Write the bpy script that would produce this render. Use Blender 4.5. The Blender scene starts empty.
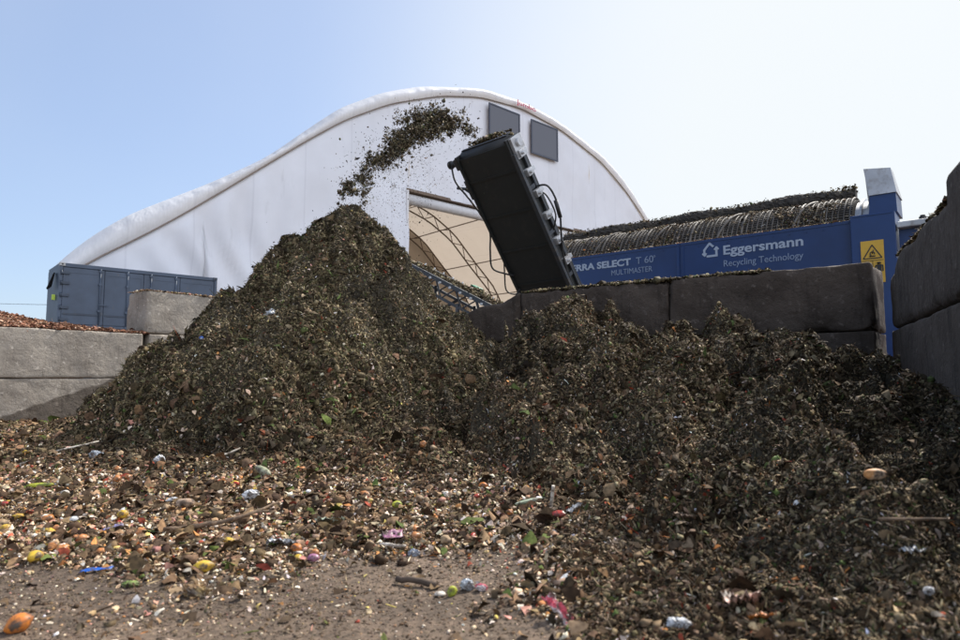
import math
import numpy as np
rng = np.random.default_rng(7)

# ------------------------------------------------------------------ terrain
def _hash(ix, iy, seed):
    n = (ix.astype(np.int64) * 374761393 + iy.astype(np.int64) * 668265263 + seed * 1442695041) & 0xffffffff
    n = ((n ^ (n >> 13)) * 1274126177) & 0xffffffff
    n = n ^ (n >> 16)
    return (n & 0xffff) / 65535.0

def vnoise(x, y, seed=0):
    ix = np.floor(x); iy = np.floor(y)
    fx = x - ix; fy = y - iy
    fx = fx * fx * (3 - 2 * fx); fy = fy * fy * (3 - 2 * fy)
    a = _hash(ix, iy, seed); b = _hash(ix + 1, iy, seed)
    c = _hash(ix, iy + 1, seed); d = _hash(ix + 1, iy + 1, seed)
    return (a * (1 - fx) + b * fx) * (1 - fy) + (c * (1 - fx) + d * fx) * fy

def fbm(x, y, f, octv=4, seed=0, gain=.5, billow=False):
    s = 0; a = 1.0; t = 0
    for k in range(octv):
        ca, sa = math.cos(.7 * k + .3), math.sin(.7 * k + .3)
        n = vnoise((x * ca - y * sa) * f + 17.3 * k, (x * sa + y * ca) * f - 9.1 * k, seed + k)
        if billow: n = 1 - abs(2 * n - 1) ** .8      # ridged
        s = s + a * n; t += a; a *= gain; f *= 2.03
    return s / t

def puff(x, y, f, seed):
    """rounded lumps with sharp creases between them"""
    c, s = math.cos(seed), math.sin(seed)
    a = vnoise((x * c - y * s) * f, (x * s + y * c) * f, seed); b = vnoise((x * s + y * c) * f * 1.07 + 9, (y * s - x * c) * f * 1.07, seed + 50)
    return np.minimum(np.abs(2 * a - 1), 1) ** .75 * .55 + np.abs(2 * b - 1) ** .75 * .45

def sstep(a, b, v):
    t = np.clip((v - a) / (b - a), 0, 1)
    return t * t * (3 - 2 * t)

HP = np.array([
 (-9,2,0),(-6,2,0),(-3,2.2,0),(-1,2.2,0),(0,2.2,0),(-9,5,0),(-6,5,.02),(-3,3.4,.0),(-1,3.2,.0),(.05,3.0,.0),(-2,4.4,.03),(-.6,4.2,.03),(0,1.2,0),(-3,1.2,0),
 (-9,9,.03),(-6.6,8.5,.03),(-6,10,.1),(-4,6.2,.08),(-2,6,.15),(-8,11,.05),(-5,12.5,.1),
 (.5,2.0,.03),(1.0,2.0,.15),(1.6,2.0,.24),(2.3,2.1,.27),(1,1.2,.05),(2,1.2,.1),
 (.5,3,.10),(1,3,.25),(2,3,.36),(2.8,3.2,.38),
 (.2,4.2,.08),(.8,4.2,.25),(1.6,4.2,.40),(2.6,4.2,.46),(3.3,4.6,.47),
 (-.5,5.2,.15),(.2,5.4,.27),(1,5.4,.52),(2,5.4,.68),(3,5.4,.66),(3.8,5.6,.58),
 (-.3,6.6,.25),(.3,6.6,.48),(1.2,6.6,.92),(2.2,6.6,1.05),(3.2,6.6,.98),(4.2,6.7,.60),
 (-.1,7.8,.4),(.9,7.9,.92),(1.6,7.9,1.12),(2.2,7.6,1.10),(3.0,7.3,1.14),(3.7,7.0,1.02),(4.4,7.1,.74),
 (1.36,8.6,1.55),(.85,8.8,1.30),(.33,8.5,.55),(2.0,8.3,1.25),(2.7,7.95,1.22),(3.3,7.55,1.20),(3.6,7.35,.90),(4.3,7.15,.74),(-.1,9.2,.5),
 (-.35,10.6,1.0),(.25,10.2,.9),(-1,11.3,1.5),(-2,12.5,.8),(1.5,9.4,1.6),(2.6,8.7,1.4),(5,8,.9),(6,6,.5),
])
def _tps(P):
    n = len(P); d = np.linalg.norm(P[:, None, :2] - P[None, :, :2], axis=2)
    K = np.where(d > 0, d * d * np.log(d + 1e-9), 0) + np.eye(n) * .03
    A = np.zeros((n + 3, n + 3)); A[:n, :n] = K
    Q = np.c_[np.ones(n), P[:, :2]]; A[:n, n:] = Q; A[n:, :n] = Q.T
    return np.linalg.solve(A, np.r_[P[:, 2], 0, 0, 0])
_W = _tps(HP)
def heap_base(x, y):
    x = np.asarray(x, float); y = np.asarray(y, float)
    out = _W[-3] + _W[-2] * x + _W[-1] * y
    for k in range(len(HP)):
        d2 = (x - HP[k, 0]) ** 2 + (y - HP[k, 1]) ** 2
        out = out + _W[k] * np.where(d2 > 1e-12, .5 * d2 * np.log(d2 + 1e-12), 0)
    return out

PC = (-1.92, 9.3)
def pile_base(x, y):
    dx = x - PC[0]; dy = y - PC[1]
    ph = np.arctan2(dy, dx)
    wob = 1 + .10 * np.sin(3 * ph + 1.1) + .06 * np.sin(7 * ph) + .12 * (vnoise(x * 2.3, y * 2.3, 111) - .5)
    r = np.hypot(dx, dy)
    c = dx / (r + 1e-6)
    slope = 1.06 + .13 * c + .10 * sstep(.2, 1, c) + .10 * sstep(-.3, -1, c)
    rr = np.sqrt(r * r + .20 ** 2) - .20
    h = 3.30 - slope * rr / (1 + (wob - 1) * sstep(.5, 2.5, r))
    # skirt at the foot
    return np.where(h > .42, h, .42 - (.42 - h) * 2.6)

def debris_mask(x, y):
    """0 on the bare dirt, 1 where scraps cover the ground"""
    n = fbm(x, y, 1.6, 3, 31) - .5
    front = 3.05 + .35 * np.sin(x * 1.3 + .4) + 1.3 * n
    m_y = sstep(-.35, .45, y - front)
    edge = .28 - .10 * (y - 2.2) + .9 * n
    m_x = sstep(-.25, .35, x - edge)
    m_l = sstep(.2, -.5, x + 1.95 + .8 * n) * .6
    return np.maximum(np.maximum(m_y, m_x), m_l)

def heapness(x, y):
    return sstep(.04, .35, np.maximum(heap_base(x, y), pile_base(x, y)))

def surf(x, y):
    """height of the whole surface, and whether the conical pile is on top"""
    x = np.asarray(x, float); y = np.asarray(y, float)
    hb = heap_base(x, y); pb = pile_base(x, y)
    k = .12
    h = np.maximum(hb, pb); e = np.maximum(k - abs(hb - pb), 0) / k; h = h + e * e * k * .25
    is_p = pb > hb
    g = sstep(.03, .32, h); m0 = debris_mask(x, y)
    top = np.where(is_p, sstep(0, .9, np.hypot(x - PC[0], y - PC[1])), 1)
    wx = x + .22 * (vnoise(x * 2.1, y * 2.1, 71) - .5); wy = y + .22 * (vnoise(x * 2.1, y * 2.1, 72) - .5)
    lum = .95 * (puff(wx, wy, 1.35, 5) - .42) + .62 * (puff(wx, wy, 2.9, 55) - .42) + .34 * (puff(wx, wy, 5.9, 56) - .42)
    pa = np.arctan2(x - PC[0], PC[1] - y); pr = np.hypot(x - PC[0], y - PC[1])
    tier = .75 * (puff(pa * 1.0 + .25 * wx, pr * 1.25, 2.3, 90) - .42) + .45 * (puff(pa * 2.1, pr * 2.4, 2.6, 93) - .42) + .35 * lum
    lum = np.where(is_p, tier, lum)
    amp = np.where(is_p, .12 + .42 * top, .98 * (.42 + .58 * sstep(2.2, 5.5, y)))
    h = h + g * amp * lum
    h = h + g * np.where(is_p, top, sstep(1.8, 3.2, y)) * (.16 * (sstep(.44, .53, fbm(wx, wy, 1.9, 3, 141)) - .55) + .07 * (sstep(.45, .53, fbm(wx, wy, 4.4, 2, 151)) - .5))
    h = h + (1 - g) * m0 * .16 * sstep(3.6, 5.0, y) * (puff(wx, wy, 2.6, 97) - .30)
    h = h + g * .10 * (puff(wx, wy, 11, 44) - .42)
    m = debris_mask(x, y)
    h = h + (.035 * g + .030 * m + .006) * (fbm(x, y, 9, 3, 12, .6, True) - .5) + .02 * m
    h = h + (.040 * g + .010 * m) * (fbm(x, y, 26, 2, 21) - .5)
    return h, is_p
import bpy, bmesh
from mathutils import Vector, Matrix, Euler, Quaternion

SC = bpy.context.scene
COL = SC.collection
PI = math.pi

# ------------------------------------------------------------------ tagging
def tag(o, label=None, cat=None, group=None, kind=None):
    if label: o['label'] = label
    if cat: o['category'] = cat
    if group: o['group'] = group
    if kind: o['kind'] = kind
    return o

def empty(name, loc=(0, 0, 0), rz=0.0):
    o = bpy.data.objects.new(name, None); COL.objects.link(o)
    o.location = loc; o.rotation_euler = (0, 0, rz); o.empty_display_size = .2
    return o

def link_mesh(name, me, mats, parent=None, smooth=False):
    o = bpy.data.objects.new(name, me); COL.objects.link(o)
    for m in (mats if isinstance(mats, (list, tuple)) else [mats]):
        me.materials.append(m)
    if smooth: me.polygons.foreach_set('use_smooth', np.ones(len(me.polygons), bool))
    if parent: o.parent = parent
    return o

# ------------------------------------------------------------------ mesh collector
class MB:
    def __init__(s): s.v = []; s.f = []; s.mi = []; s.sm = []
    def add(s, vs, fs, mi=0, sm=False):
        n = len(s.v); s.v += [tuple(v) for v in vs]
        s.f += [tuple(i + n for i in f) for f in fs]; s.mi += [mi] * len(fs); s.sm += [sm] * len(fs)
        return s
    def box(s, a, b, M=None, mi=0, bev=0.0):
        """box between corners a, b (chamfered edges when bev > 0)"""
        if bev > 0:
            bm = bmesh.new(); bmesh.ops.create_cube(bm, size=1)
            for v in bm.verts:
                v.co = Vector([(a[i] + b[i]) / 2 + v.co[i] * (b[i] - a[i]) for i in range(3)])
            bmesh.ops.bevel(bm, geom=bm.edges[:], offset=bev, segments=2, profile=.6, affect='EDGES')
            vs = [v.co.copy() for v in bm.verts]; bm.verts.index_update()
            fs = [[v.index for v in f.verts] for f in bm.faces]; bm.free()
        else:
            vs = [Vector((x, y, z)) for x in (a[0], b[0]) for y in (a[1], b[1]) for z in (a[2], b[2])]
            fs = [(0, 1, 3, 2), (4, 6, 7, 5), (0, 4, 5, 1), (2, 3, 7, 6), (0, 2, 6, 4), (1, 5, 7, 3)]
        if M is not None: vs = [M @ v for v in vs]
        return s.add(vs, fs, mi)
    def tube(s, pts, r, n=8, mi=0, cap=True, sm=True):
        pts = [Vector(p) for p in pts]; rs = r if isinstance(r, (list, tuple)) else [r] * len(pts)
        vs = []; fs = []; up = None
        for i, p in enumerate(pts):
            t = (pts[min(i + 1, len(pts) - 1)] - pts[max(i - 1, 0)]).normalized()
            if up is None:
                up = Vector((0, 0, 1)) if abs(t.z) < .9 else Vector((1, 0, 0))
            sx = t.cross(up).normalized(); sy = sx.cross(t).normalized(); up = sy
            for k in range(n):
                a = 2 * PI * k / n
                vs.append(p + (sx * math.cos(a) + sy * math.sin(a)) * rs[i])
        for i in range(len(pts) - 1):
            for k in range(n):
                k2 = (k + 1) % n
                fs.append((i * n + k, i * n + k2, (i + 1) * n + k2, (i + 1) * n + k))
        s.add(vs, fs, mi, sm)
        if cap:
            m = len(s.v) - len(vs)
            s.f.append(tuple(m + k for k in reversed(range(n)))); s.mi.append(mi); s.sm.append(False)
            m += (len(pts) - 1) * n
            s.f.append(tuple(m + k for k in range(n))); s.mi.append(mi); s.sm.append(False)
        return s
    def prism(s, poly, d0, d1, M=None, mi=0):
        """poly in (x, z), extruded along y from d0 to d1"""
        n = len(poly)
        vs = [Vector((p[0], d0, p[1])) for p in poly] + [Vector((p[0], d1, p[1])) for p in poly]
        fs = [tuple(range(n)), tuple(reversed(range(n, 2 * n)))] + [(i, i + n, (i + 1) % n + n, (i + 1) % n) for i in range(n)]
        if M is not None: vs = [M @ v for v in vs]
        return s.add(vs, fs, mi)
    def build(s, name, mats, parent=None):
        me = bpy.data.meshes.new(name); me.from_pydata([tuple(v) for v in s.v], [], s.f)
        me.polygons.foreach_set('material_index', s.mi); me.polygons.foreach_set('use_smooth', s.sm)
        me.update()
        bm = bmesh.new(); bm.from_mesh(me); bmesh.ops.recalc_face_normals(bm, faces=bm.faces[:]); bm.to_mesh(me); bm.free()
        return link_mesh(name, me, mats, parent)

def np_mesh(name, V, F, C, mats, parent=None, smooth=False, mi=None):
    """V (n,3), F list of (m,k) index arrays, C per vertex colours or None"""
    me = bpy.data.meshes.new(name)
    F = [f for f in F if len(f)]
    me.vertices.add(len(V)); me.vertices.foreach_set('co', np.ascontiguousarray(V, np.float32).ravel())
    loops = np.concatenate([f.ravel() for f in F]).astype(np.int32)
    sizes = np.concatenate([np.full(len(f), f.shape[1]) for f in F]).astype(np.int32)
    starts = np.r_[0, np.cumsum(sizes)[:-1]].astype(np.int32)
    me.loops.add(len(loops)); me.loops.foreach_set('vertex_index', loops)
    me.polygons.add(len(sizes)); me.polygons.foreach_set('loop_start', starts); me.polygons.foreach_set('loop_total', sizes)
    if mi is not None: me.polygons.foreach_set('material_index', mi.astype(np.int32))
    me.update(calc_edges=True)
    if C is not None:
        at = me.attributes.new('Col', 'FLOAT_COLOR', 'POINT')
        at.data.foreach_set('color', np.c_[C, np.ones(len(C))].astype(np.float32).ravel())
    return link_mesh(name, me, mats, parent, smooth)

# ------------------------------------------------------------------ materials
def mat(name, base, rough=.7, metal=0.0, spec=.5):
    m = bpy.data.materials.new(name); m.use_nodes = True
    b = m.node_tree.nodes['Principled BSDF']
    b.inputs['Base Color'].default_value = (*base, 1); b.inputs['Roughness'].default_value = rough
    b.inputs['Metallic'].default_value = metal; b.inputs['Specular IOR Level'].default_value = spec
    return m

def N(m, t, **kw):
    n = m.node_tree.nodes.new(t)
    for k, v in kw.items():
        if k in n.inputs: n.inputs[k].default_value = v
        else: setattr(n, k, v)
    return n
def L(m, a, b): m.node_tree.links.new(a, b)

def noise_mix(m, col_socket_or_rgb, rgb2, scale, lo, hi, detail=6, coord='Object', stretch=(1, 1, 1), seed=0.0):
    """mixes towards rgb2 where noise exceeds lo..hi; returns colour output"""
    tc = N(m, 'ShaderNodeTexCoord'); mp = N(m, 'ShaderNodeMapping'); mp.inputs['Scale'].default_value = stretch
    mp.inputs['Location'].default_value = (seed, seed * 1.7, seed * .3)
    L(m, tc.outputs[coord], mp.inputs[0])
    nz = N(m, 'ShaderNodeTexNoise', Scale=scale, Detail=detail, Roughness=.6); L(m, mp.outputs[0], nz.inputs['Vector'])
    mr = N(m, 'ShaderNodeMapRange'); mr.inputs[1].default_value = lo; mr.inputs[2].default_value = hi
    L(m, nz.outputs[0], mr.inputs[0])
    mx = N(m, 'ShaderNodeMix', data_type='RGBA')
    L(m, mr.outputs[0], mx.inputs[0])
    if isinstance(col_socket_or_rgb, tuple): mx.inputs[6].default_value = (*col_socket_or_rgb, 1)
    else: L(m, col_socket_or_rgb, mx.inputs[6])
    mx.inputs[7].default_value = (*rgb2, 1)
    return mx.outputs[2]

def bump(m, scale, strength, dist=.02, detail=8, stretch=(1, 1, 1), prev=None):
    tc = N(m, 'ShaderNodeTexCoord'); mp = N(m, 'ShaderNodeMapping'); mp.inputs['Scale'].default_value = stretch
    L(m, tc.outputs['Object'], mp.inputs[0])
    nz = N(m, 'ShaderNodeTexNoise', Scale=scale, Detail=detail, Roughness=.65); L(m, mp.outputs[0], nz.inputs['Vector'])
    bp = N(m, 'ShaderNodeBump', Strength=strength, Distance=dist); L(m, nz.outputs[0], bp.inputs['Height'])
    if prev is not None: L(m, prev, bp.inputs['Normal'])
    return bp.outputs[0]

def finish(m, col=None, nrm=None, rough=None):
    b = m.node_tree.nodes['Principled BSDF']
    if col is not None: L(m, col, b.inputs['Base Color'])
    if nrm is not None: L(m, nrm, b.inputs['Normal'])
    if rough is not None: L(m, rough, b.inputs['Roughness'])
    return m

def concrete(name, base, dirt, dark, seed, slant_dark=False):
    m = mat(name, base, .88, spec=.3)
    c = noise_mix(m, base, dirt, 1.6, .42, .68, 8, seed=seed)
    c = noise_mix(m, c, dark, 5.0, .55, .78, 8, stretch=(1.5, 1.5, .25), seed=seed + 3)    # run-off streaks
    c = noise_mix(m, c, tuple(min(1, v * 1.7 + .03) for v in base), 11, .60, .74, 4, seed=seed + 5)
    c = noise_mix(m, c, tuple(v * .35 for v in base), 38, .66, .72, 2, seed=seed + 7)      # pores
    if slant_dark:  # darker tone below a ragged line that rises along the block
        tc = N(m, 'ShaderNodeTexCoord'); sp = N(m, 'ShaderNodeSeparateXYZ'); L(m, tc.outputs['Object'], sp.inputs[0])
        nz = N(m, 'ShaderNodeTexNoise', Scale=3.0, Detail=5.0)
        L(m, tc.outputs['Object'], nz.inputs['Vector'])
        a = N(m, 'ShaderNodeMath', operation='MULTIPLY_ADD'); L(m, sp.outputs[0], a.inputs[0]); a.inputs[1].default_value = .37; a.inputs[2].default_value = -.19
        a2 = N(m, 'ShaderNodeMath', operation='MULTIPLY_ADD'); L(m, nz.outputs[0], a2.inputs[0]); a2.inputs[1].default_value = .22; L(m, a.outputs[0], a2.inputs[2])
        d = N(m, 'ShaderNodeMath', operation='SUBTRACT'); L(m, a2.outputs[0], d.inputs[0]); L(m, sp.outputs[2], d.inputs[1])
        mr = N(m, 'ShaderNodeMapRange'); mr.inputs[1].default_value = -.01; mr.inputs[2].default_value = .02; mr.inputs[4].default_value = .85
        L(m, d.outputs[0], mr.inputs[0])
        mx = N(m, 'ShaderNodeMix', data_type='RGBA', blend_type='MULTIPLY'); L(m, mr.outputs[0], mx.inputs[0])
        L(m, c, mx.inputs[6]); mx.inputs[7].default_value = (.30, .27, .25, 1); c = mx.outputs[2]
    n = bump(m, 3, 1.0, .06); n = bump(m, 14, .5, .02, prev=n); n = bump(m, 60, .6, .006, prev=n)
    return finish(m, c, n)

def painted(name, base, rough=.45, dirt=(.10, .09, .08), amt=(.58, .8), seed=1.0, metal=0.0):
    m = mat(name, base, rough, metal)
    c = noise_mix(m, base, tuple(v * .72 for v in base), 1.3, .4, .7, 5, seed=seed)
    c = noise_mix(m, c, dirt, 7, amt[0], amt[1], 8, stretch=(1, 1, .5), seed=seed + 2)
    n = bump(m, 2.2, .12, .02); n = bump(m, 60, .10, .002, prev=n)
    return finish(m, c, n)

def attr_mat(name, rough=.6, spec=.5, jitter=.0, transl=0.0):
    m = mat(name, (1, 1, 1), rough, spec=spec)
    at = N(m, 'ShaderNodeAttribute', attribute_name='Col')
    b = m.node_tree.nodes['Principled BSDF']
    nz = N(m, 'ShaderNodeTexNoise', Scale=45.0, Detail=4.0)
    tc = N(m, 'ShaderNodeTexCoord'); L(m, tc.outputs['Object'], nz.inputs['Vector'])
    mr = N(m, 'ShaderNodeMapRange'); mr.inputs[1].default_value = .3; mr.inputs[2].default_value = .7
    mr.inputs[3].default_value = .55; mr.inputs[4].default_value = 1.45
    L(m, nz.outputs[0], mr.inputs[0])
    mx = N(m, 'ShaderNodeVectorMath', operation='SCALE'); L(m, at.outputs['Color'], mx.inputs[0]); L(m, mr.outputs[0], mx.inputs['Scale'])
    L(m, mx.outputs[0], b.inputs['Base Color'])
    bp = N(m, 'ShaderNodeBump', Strength=.4, Distance=.004); L(m, nz.outputs[0], bp.inputs['Height']); L(m, bp.outputs[0], b.inputs['Normal'])
    return m

# ------------------------------------------------------------------ loose pieces
PAL = {
 'dark':  [((.028, .020, .011), 5), ((.070, .053, .029), 5), ((.13, .101, .054), 4), ((.21, .166, .094), 2.8), ((.32, .25, .15), 1.3), ((.48, .39, .28), .45), ((.075, .095, .03), .6), ((.22, .06, .03), .07), ((.55, .52, .48), .06)],
 'heap':  [((.030, .020, .011), 5), ((.074, .051, .029), 5), ((.145, .104, .060), 4), ((.23, .17, .10), 2.6), ((.32, .24, .155), 1.4), ((.42, .33, .25), .4), ((.075, .095, .03), .4), ((.24, .05, .03), .07), ((.60, .57, .54), .12), ((.42, .16, .05), .12)],
 'scrap': [((.042, .026, .015), 3), ((.08, .052, .03), 3.4), ((.16, .10, .055), 3), ((.28, .18, .10), 2.6), ((.46, .34, .22), 2.6), ((.66, .55, .42), 1.9), ((.09, .11, .03), .5), ((.28, .06, .035), .18), ((.68, .64, .60), .4), ((.50, .23, .08), .3), ((.48, .24, .18), .45), ((.60, .46, .14), .2)],
 'leaf':  [((.036, .021, .011), 6), ((.065, .038, .020), 5), ((.125, .070, .035), 3), ((.20, .13, .075), 2), ((.33, .23, .15), 1.2), ((.48, .38, .30), .5), ((.10, .12, .035), .3), ((.30, .06, .03), .15), ((.45, .18, .06), .25)],
 'dirt':  [((.115, .085, .060), 5), ((.095, .068, .048), 3), ((.14, .105, .078), 2), ((.20, .16, .125), .3), ((.06, .043, .03), .6)],
 'chips': [((.16, .07, .04), 3), ((.26, .13, .08), 3), ((.38, .22, .14), 2), ((.10, .05, .03), 2), ((.5, .36, .26), .5)],
}
def pal(name, n):
    cs = np.array([c for c, w in PAL[name]]); ws = np.array([w for c, w in PAL[name]], float)
    i = rng.choice(len(cs), n, p=ws / ws.sum())
    return cs[i] * rng.uniform(.7, 1.3, (n, 1)) * rng.uniform(.93, 1.07, (n, 3))

def frames(nrm, lift):
    n = len(nrm)
    r = rng.normal(size=(n, 3)); t = r - nrm * (r * nrm).sum(1, keepdims=True)
    t /= np.linalg.norm(t, axis=1, keepdims=True)
    a = rng.normal(0, 1, n) * lift
    d = t * np.cos(a)[:, None] + nrm * np.abs(np.sin(a))[:, None]
    w = rng.normal(size=(n, 3)) * .35 + np.cross(nrm, t)
    w -= d * (w * d).sum(1, keepdims=True); w /= np.linalg.norm(w, axis=1, keepdims=True)
    return d, w, np.cross(d, w)

def flakes(P, nrm, Ls, Ws, lift, C):
    n = len(P); d, w, u = frames(nrm, lift)
    prof = [(-.5, .35), (-.12, 1.0), (.2, .85), (.5, .25)]
    V = np.zeros((n, 8, 3)); bend = rng.uniform(-.8, 1.3, n) * Ls; cup = rng.uniform(-.3, .9, n) * Ws
    for k, (a, b) in enumerate(prof):
        ctr = P + d * (a * Ls)[:, None] + u * ((.25 - a * a) * bend)[:, None]
        tw = rng.uniform(-.5, .5, n); ww = w * np.cos(tw)[:, None] + u * np.sin(tw)[:, None]
        hw = .5 * Ws * b * rng.uniform(.6, 1.3, n)
        V[:, 2 * k] = ctr - ww * hw[:, None] + u * (cup * b)[:, None]
        V[:, 2 * k + 1] = ctr + ww * (hw * rng.uniform(.6, 1.2, n))[:, None]
    base = np.arange(n)[:, None] * 8
    F = np.concatenate([base + np.array([[2 * k, 2 * k + 1, 2 * k + 3, 2 * k + 2]]) for k in range(3)])
    return V.reshape(-1, 3), F, np.repeat(C, 8, 0)

def twigs(P, nrm, Ls, Rs, lift, C):
    n = len(P); d, w, u = frames(nrm, lift); V = np.zeros((n, 9, 3)); bend = rng.normal(0, .12, n) * Ls
    for k, a in enumerate((-.5, .05, .5)):
        ctr = P + d * (a * Ls)[:, None] + w * ((.25 - a * a) * 2 * bend)[:, None]
        for j in range(3):
            q = 2 * PI * j / 3; rr = Rs * (1, .9, .5)[k]
            V[:, 3 * k + j] = ctr + (w * math.cos(q) + u * math.sin(q)) * rr[:, None]
    base = np.arange(n)[:, None] * 9
    F = np.concatenate([base + np.array([[3 * k + j, 3 * k + (j + 1) % 3, 3 * k + 3 + (j + 1) % 3, 3 * k + 3 + j]]) for k in range(2) for j in range(3)])
    return V.reshape(-1, 3), F, np.repeat(C, 9, 0)

def chunks(P, nrm, Ls, C, flat=.55):
    n = len(P); d, w, u = frames(nrm, .3); V = np.zeros((n, 8, 3)); k = 0
    for sx in (-1, 1):
        for sy in (-1, 1):
            for sz in (-1, 1):
                j = rng.uniform(.55, 1.15, (n, 3)) * Ls[:, None] * .5
                V[:, k] = P + d * (sx * j[:, 0])[:, None] + w * (sy * j[:, 1] * .75)[:, None] + u * (sz * j[:, 2] * flat)[:, None]; k += 1
    base = np.arange(n)[:, None] * 8
    F = np.concatenate([base + np.array([f]) for f in ((0, 1, 3, 2), (4, 6, 7, 5), (0, 4, 5, 1), (2, 3, 7, 6), (0, 2, 6, 4), (1, 5, 7, 3))])
    return V.reshape(-1, 3), F, np.repeat(C, 8, 0)

def merge(parts):
    V = []; F4 = []; C = []; o = 0
    for v, f, c in parts:
        V.append(v); F4.append(f + o); C.append(c); o += len(v)
    return np.concatenate(V), np.concatenate(F4), np.concatenate(C)

def surf_n(x, y):
    e = .03; h, ip = surf(x, y); hx, _ = surf(x + e, y); hy, _ = surf(x, y + e)
    n = np.stack([-(hx - h) / e, -(hy - h) / e, np.ones_like(h)], -1)
    return h, ip, n / np.linalg.norm(n, axis=-1, keepdims=True)

# ------------------------------------------------------------------ materials of the setting
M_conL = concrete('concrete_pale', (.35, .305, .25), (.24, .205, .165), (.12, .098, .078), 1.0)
M_conLd = concrete('concrete_slant_dark', (.35, .305, .25), (.24, .205, .165), (.12, .098, .078), 2.0, slant_dark=True)
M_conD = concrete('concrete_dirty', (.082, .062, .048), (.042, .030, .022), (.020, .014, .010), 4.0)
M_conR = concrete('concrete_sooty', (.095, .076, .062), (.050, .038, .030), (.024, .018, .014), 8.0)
M_attr = attr_mat('shredded_waste', .78, .10)
M_fall = attr_mat('waste_in_air', .7, .3)

def fabric(name, base, tr, wr_scale, wr):
    m = mat(name, base, .5, spec=.35)
    b = m.node_tree.nodes['Principled BSDF']; out = m.node_tree.nodes['Material Output']
    c = noise_mix(m, base, tuple(v * .88 for v in base), .35, .35, .75, 5)
    c = noise_mix(m, c, tuple(v * .7 for v in base), 2.0, .62, .85, 6, stretch=(1, 1, .2), seed=4)
    tcs = N(m, 'ShaderNodeTexCoord'); sx = N(m, 'ShaderNodeSeparateXYZ'); L(m, tcs.outputs['Object'], sx.inputs[0])      # welded panel seams
    pp = N(m, 'ShaderNodeMath', operation='PINGPONG'); L(m, sx.outputs[0], pp.inputs[0]); pp.inputs[1].default_value = 1.45
    lt = N(m, 'ShaderNodeMath', operation='LESS_THAN'); L(m, pp.outputs[0], lt.inputs[0]); lt.inputs[1].default_value = .045
    ms = N(m, 'ShaderNodeMath', operation='MULTIPLY'); L(m, lt.outputs[0], ms.inputs[0]); ms.inputs[1].default_value = .55
    mq = N(m, 'ShaderNodeMix', data_type='RGBA', blend_type='MULTIPLY'); L(m, ms.outputs[0], mq.inputs[0]); L(m, c, mq.inputs[6]); mq.inputs[7].default_value = (.84, .84, .85, 1); c = mq.outputs[2]
    n = bump(m, wr_scale, wr, .25, 3, stretch=(1, 1, .35)); n = bump(m, 3.5, .12, .03, prev=n)
    finish(m, c, n)
    t = N(m, 'ShaderNodeBsdfTranslucent'); t.inputs[0].default_value = (*tr, 1); L(m, n, t.inputs['Normal'])
    mx = N(m, 'ShaderNodeMixShader'); mx.inputs[0].default_value = .28
    L(m, b.outputs[0], mx.inputs[1]); L(m, t.outputs[0], mx.inputs[2]); L(m, mx.outputs[0], out.inputs[0])
    return m
M_tent = fabric('tent_fabric', (.86, .88, .93), (.62, .52, .42), .35, .2)
M_band = fabric('tent_edge_fabric', (.82, .82, .83), (.82, .72, .60), 1.2, .35)
M_liner = fabric('tent_lining', (.60, .52, .43), (.66, .55, .42), .3, .2)
M_seam = mat('brown_cord', (.20, .16, .13), .8)
M_truss = painted('rusty_steel', (.16, .115, .08), .7, (.10, .05, .03), (.45, .7))
M_cont = painted('container_paint', (.050, .072, .110), .5, (.10, .085, .075), (.62, .85))
M_contd = painted('container_paint_dark', (.035, .05, .075), .55, (.08, .07, .06), (.6, .85))
M_contp = painted('corner_casting_paint', (.38, .38, .37), .6, (.12, .10, .09))
M_blue = painted('machine_blue_paint', (.009, .036, .132), .38, (.06, .055, .06), (.66, .9), 3.0)
M_blue2 = painted('machine_blue_panel', (.009, .033, .12), .42, (.06, .055, .06), (.68, .9), 7.0)
M_letter = mat('pale_lettering', (.33, .38, .46), .5)
M_letter2 = mat('faded_lettering', (.20, .25, .35), .5)
M_steel = painted('worn_steel', (.30, .29, .28), .45, (.10, .08, .06), (.5, .75), 2.0, .55)
M_galv = painted('galvanised_steel', (.50, .50, .50), .5, (.22, .19, .16), (.5, .75), 5.0, .3)
M_screen = painted('screen_steel', (.14, .12, .10), .65, (.07, .055, .04), (.42, .65), 9.0, .1)
M_black = painted('black_rubber', (.018, .018, .018), .6, (.05, .042, .035), (.55, .8), 3.0)
M_under = painted('conveyor_black_steel', (.016, .018, .017), .62, (.035, .03, .026), (.55, .8), 6.0)
M_dkgreen = painted('dark_green_steel', (.018, .035, .030), .6, (.05, .045, .04), (.5, .75), 6.5)
M_yellow = painted('sign_yellow', (.62, .36, .035), .5, (.30, .18, .05), (.6, .85))
M_ink = mat('sign_black', (.02, .018, .015), .5)
M_bristle = painted('dirty_bristles', (.045, .038, .03), .9, (.10, .08, .06), (.5, .7))
M_glass = mat('window_film', (.075, .075, .088), .35, spec=.5)
M_wframe = mat('window_frame_paint', (.035, .04, .06), .5)
M_greyp = painted('grey_machine_paint', (.04, .045, .052), .55, (.08, .065, .05), (.5, .75), 11.0)
M_green = mat('motor_green', (.02, .16, .08), .5)
M_lime = mat('lime_strap', (.45, .60, .08), .7)
M_tyre = mat('tyre_rubber', (.02, .02, .02), .85)

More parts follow.
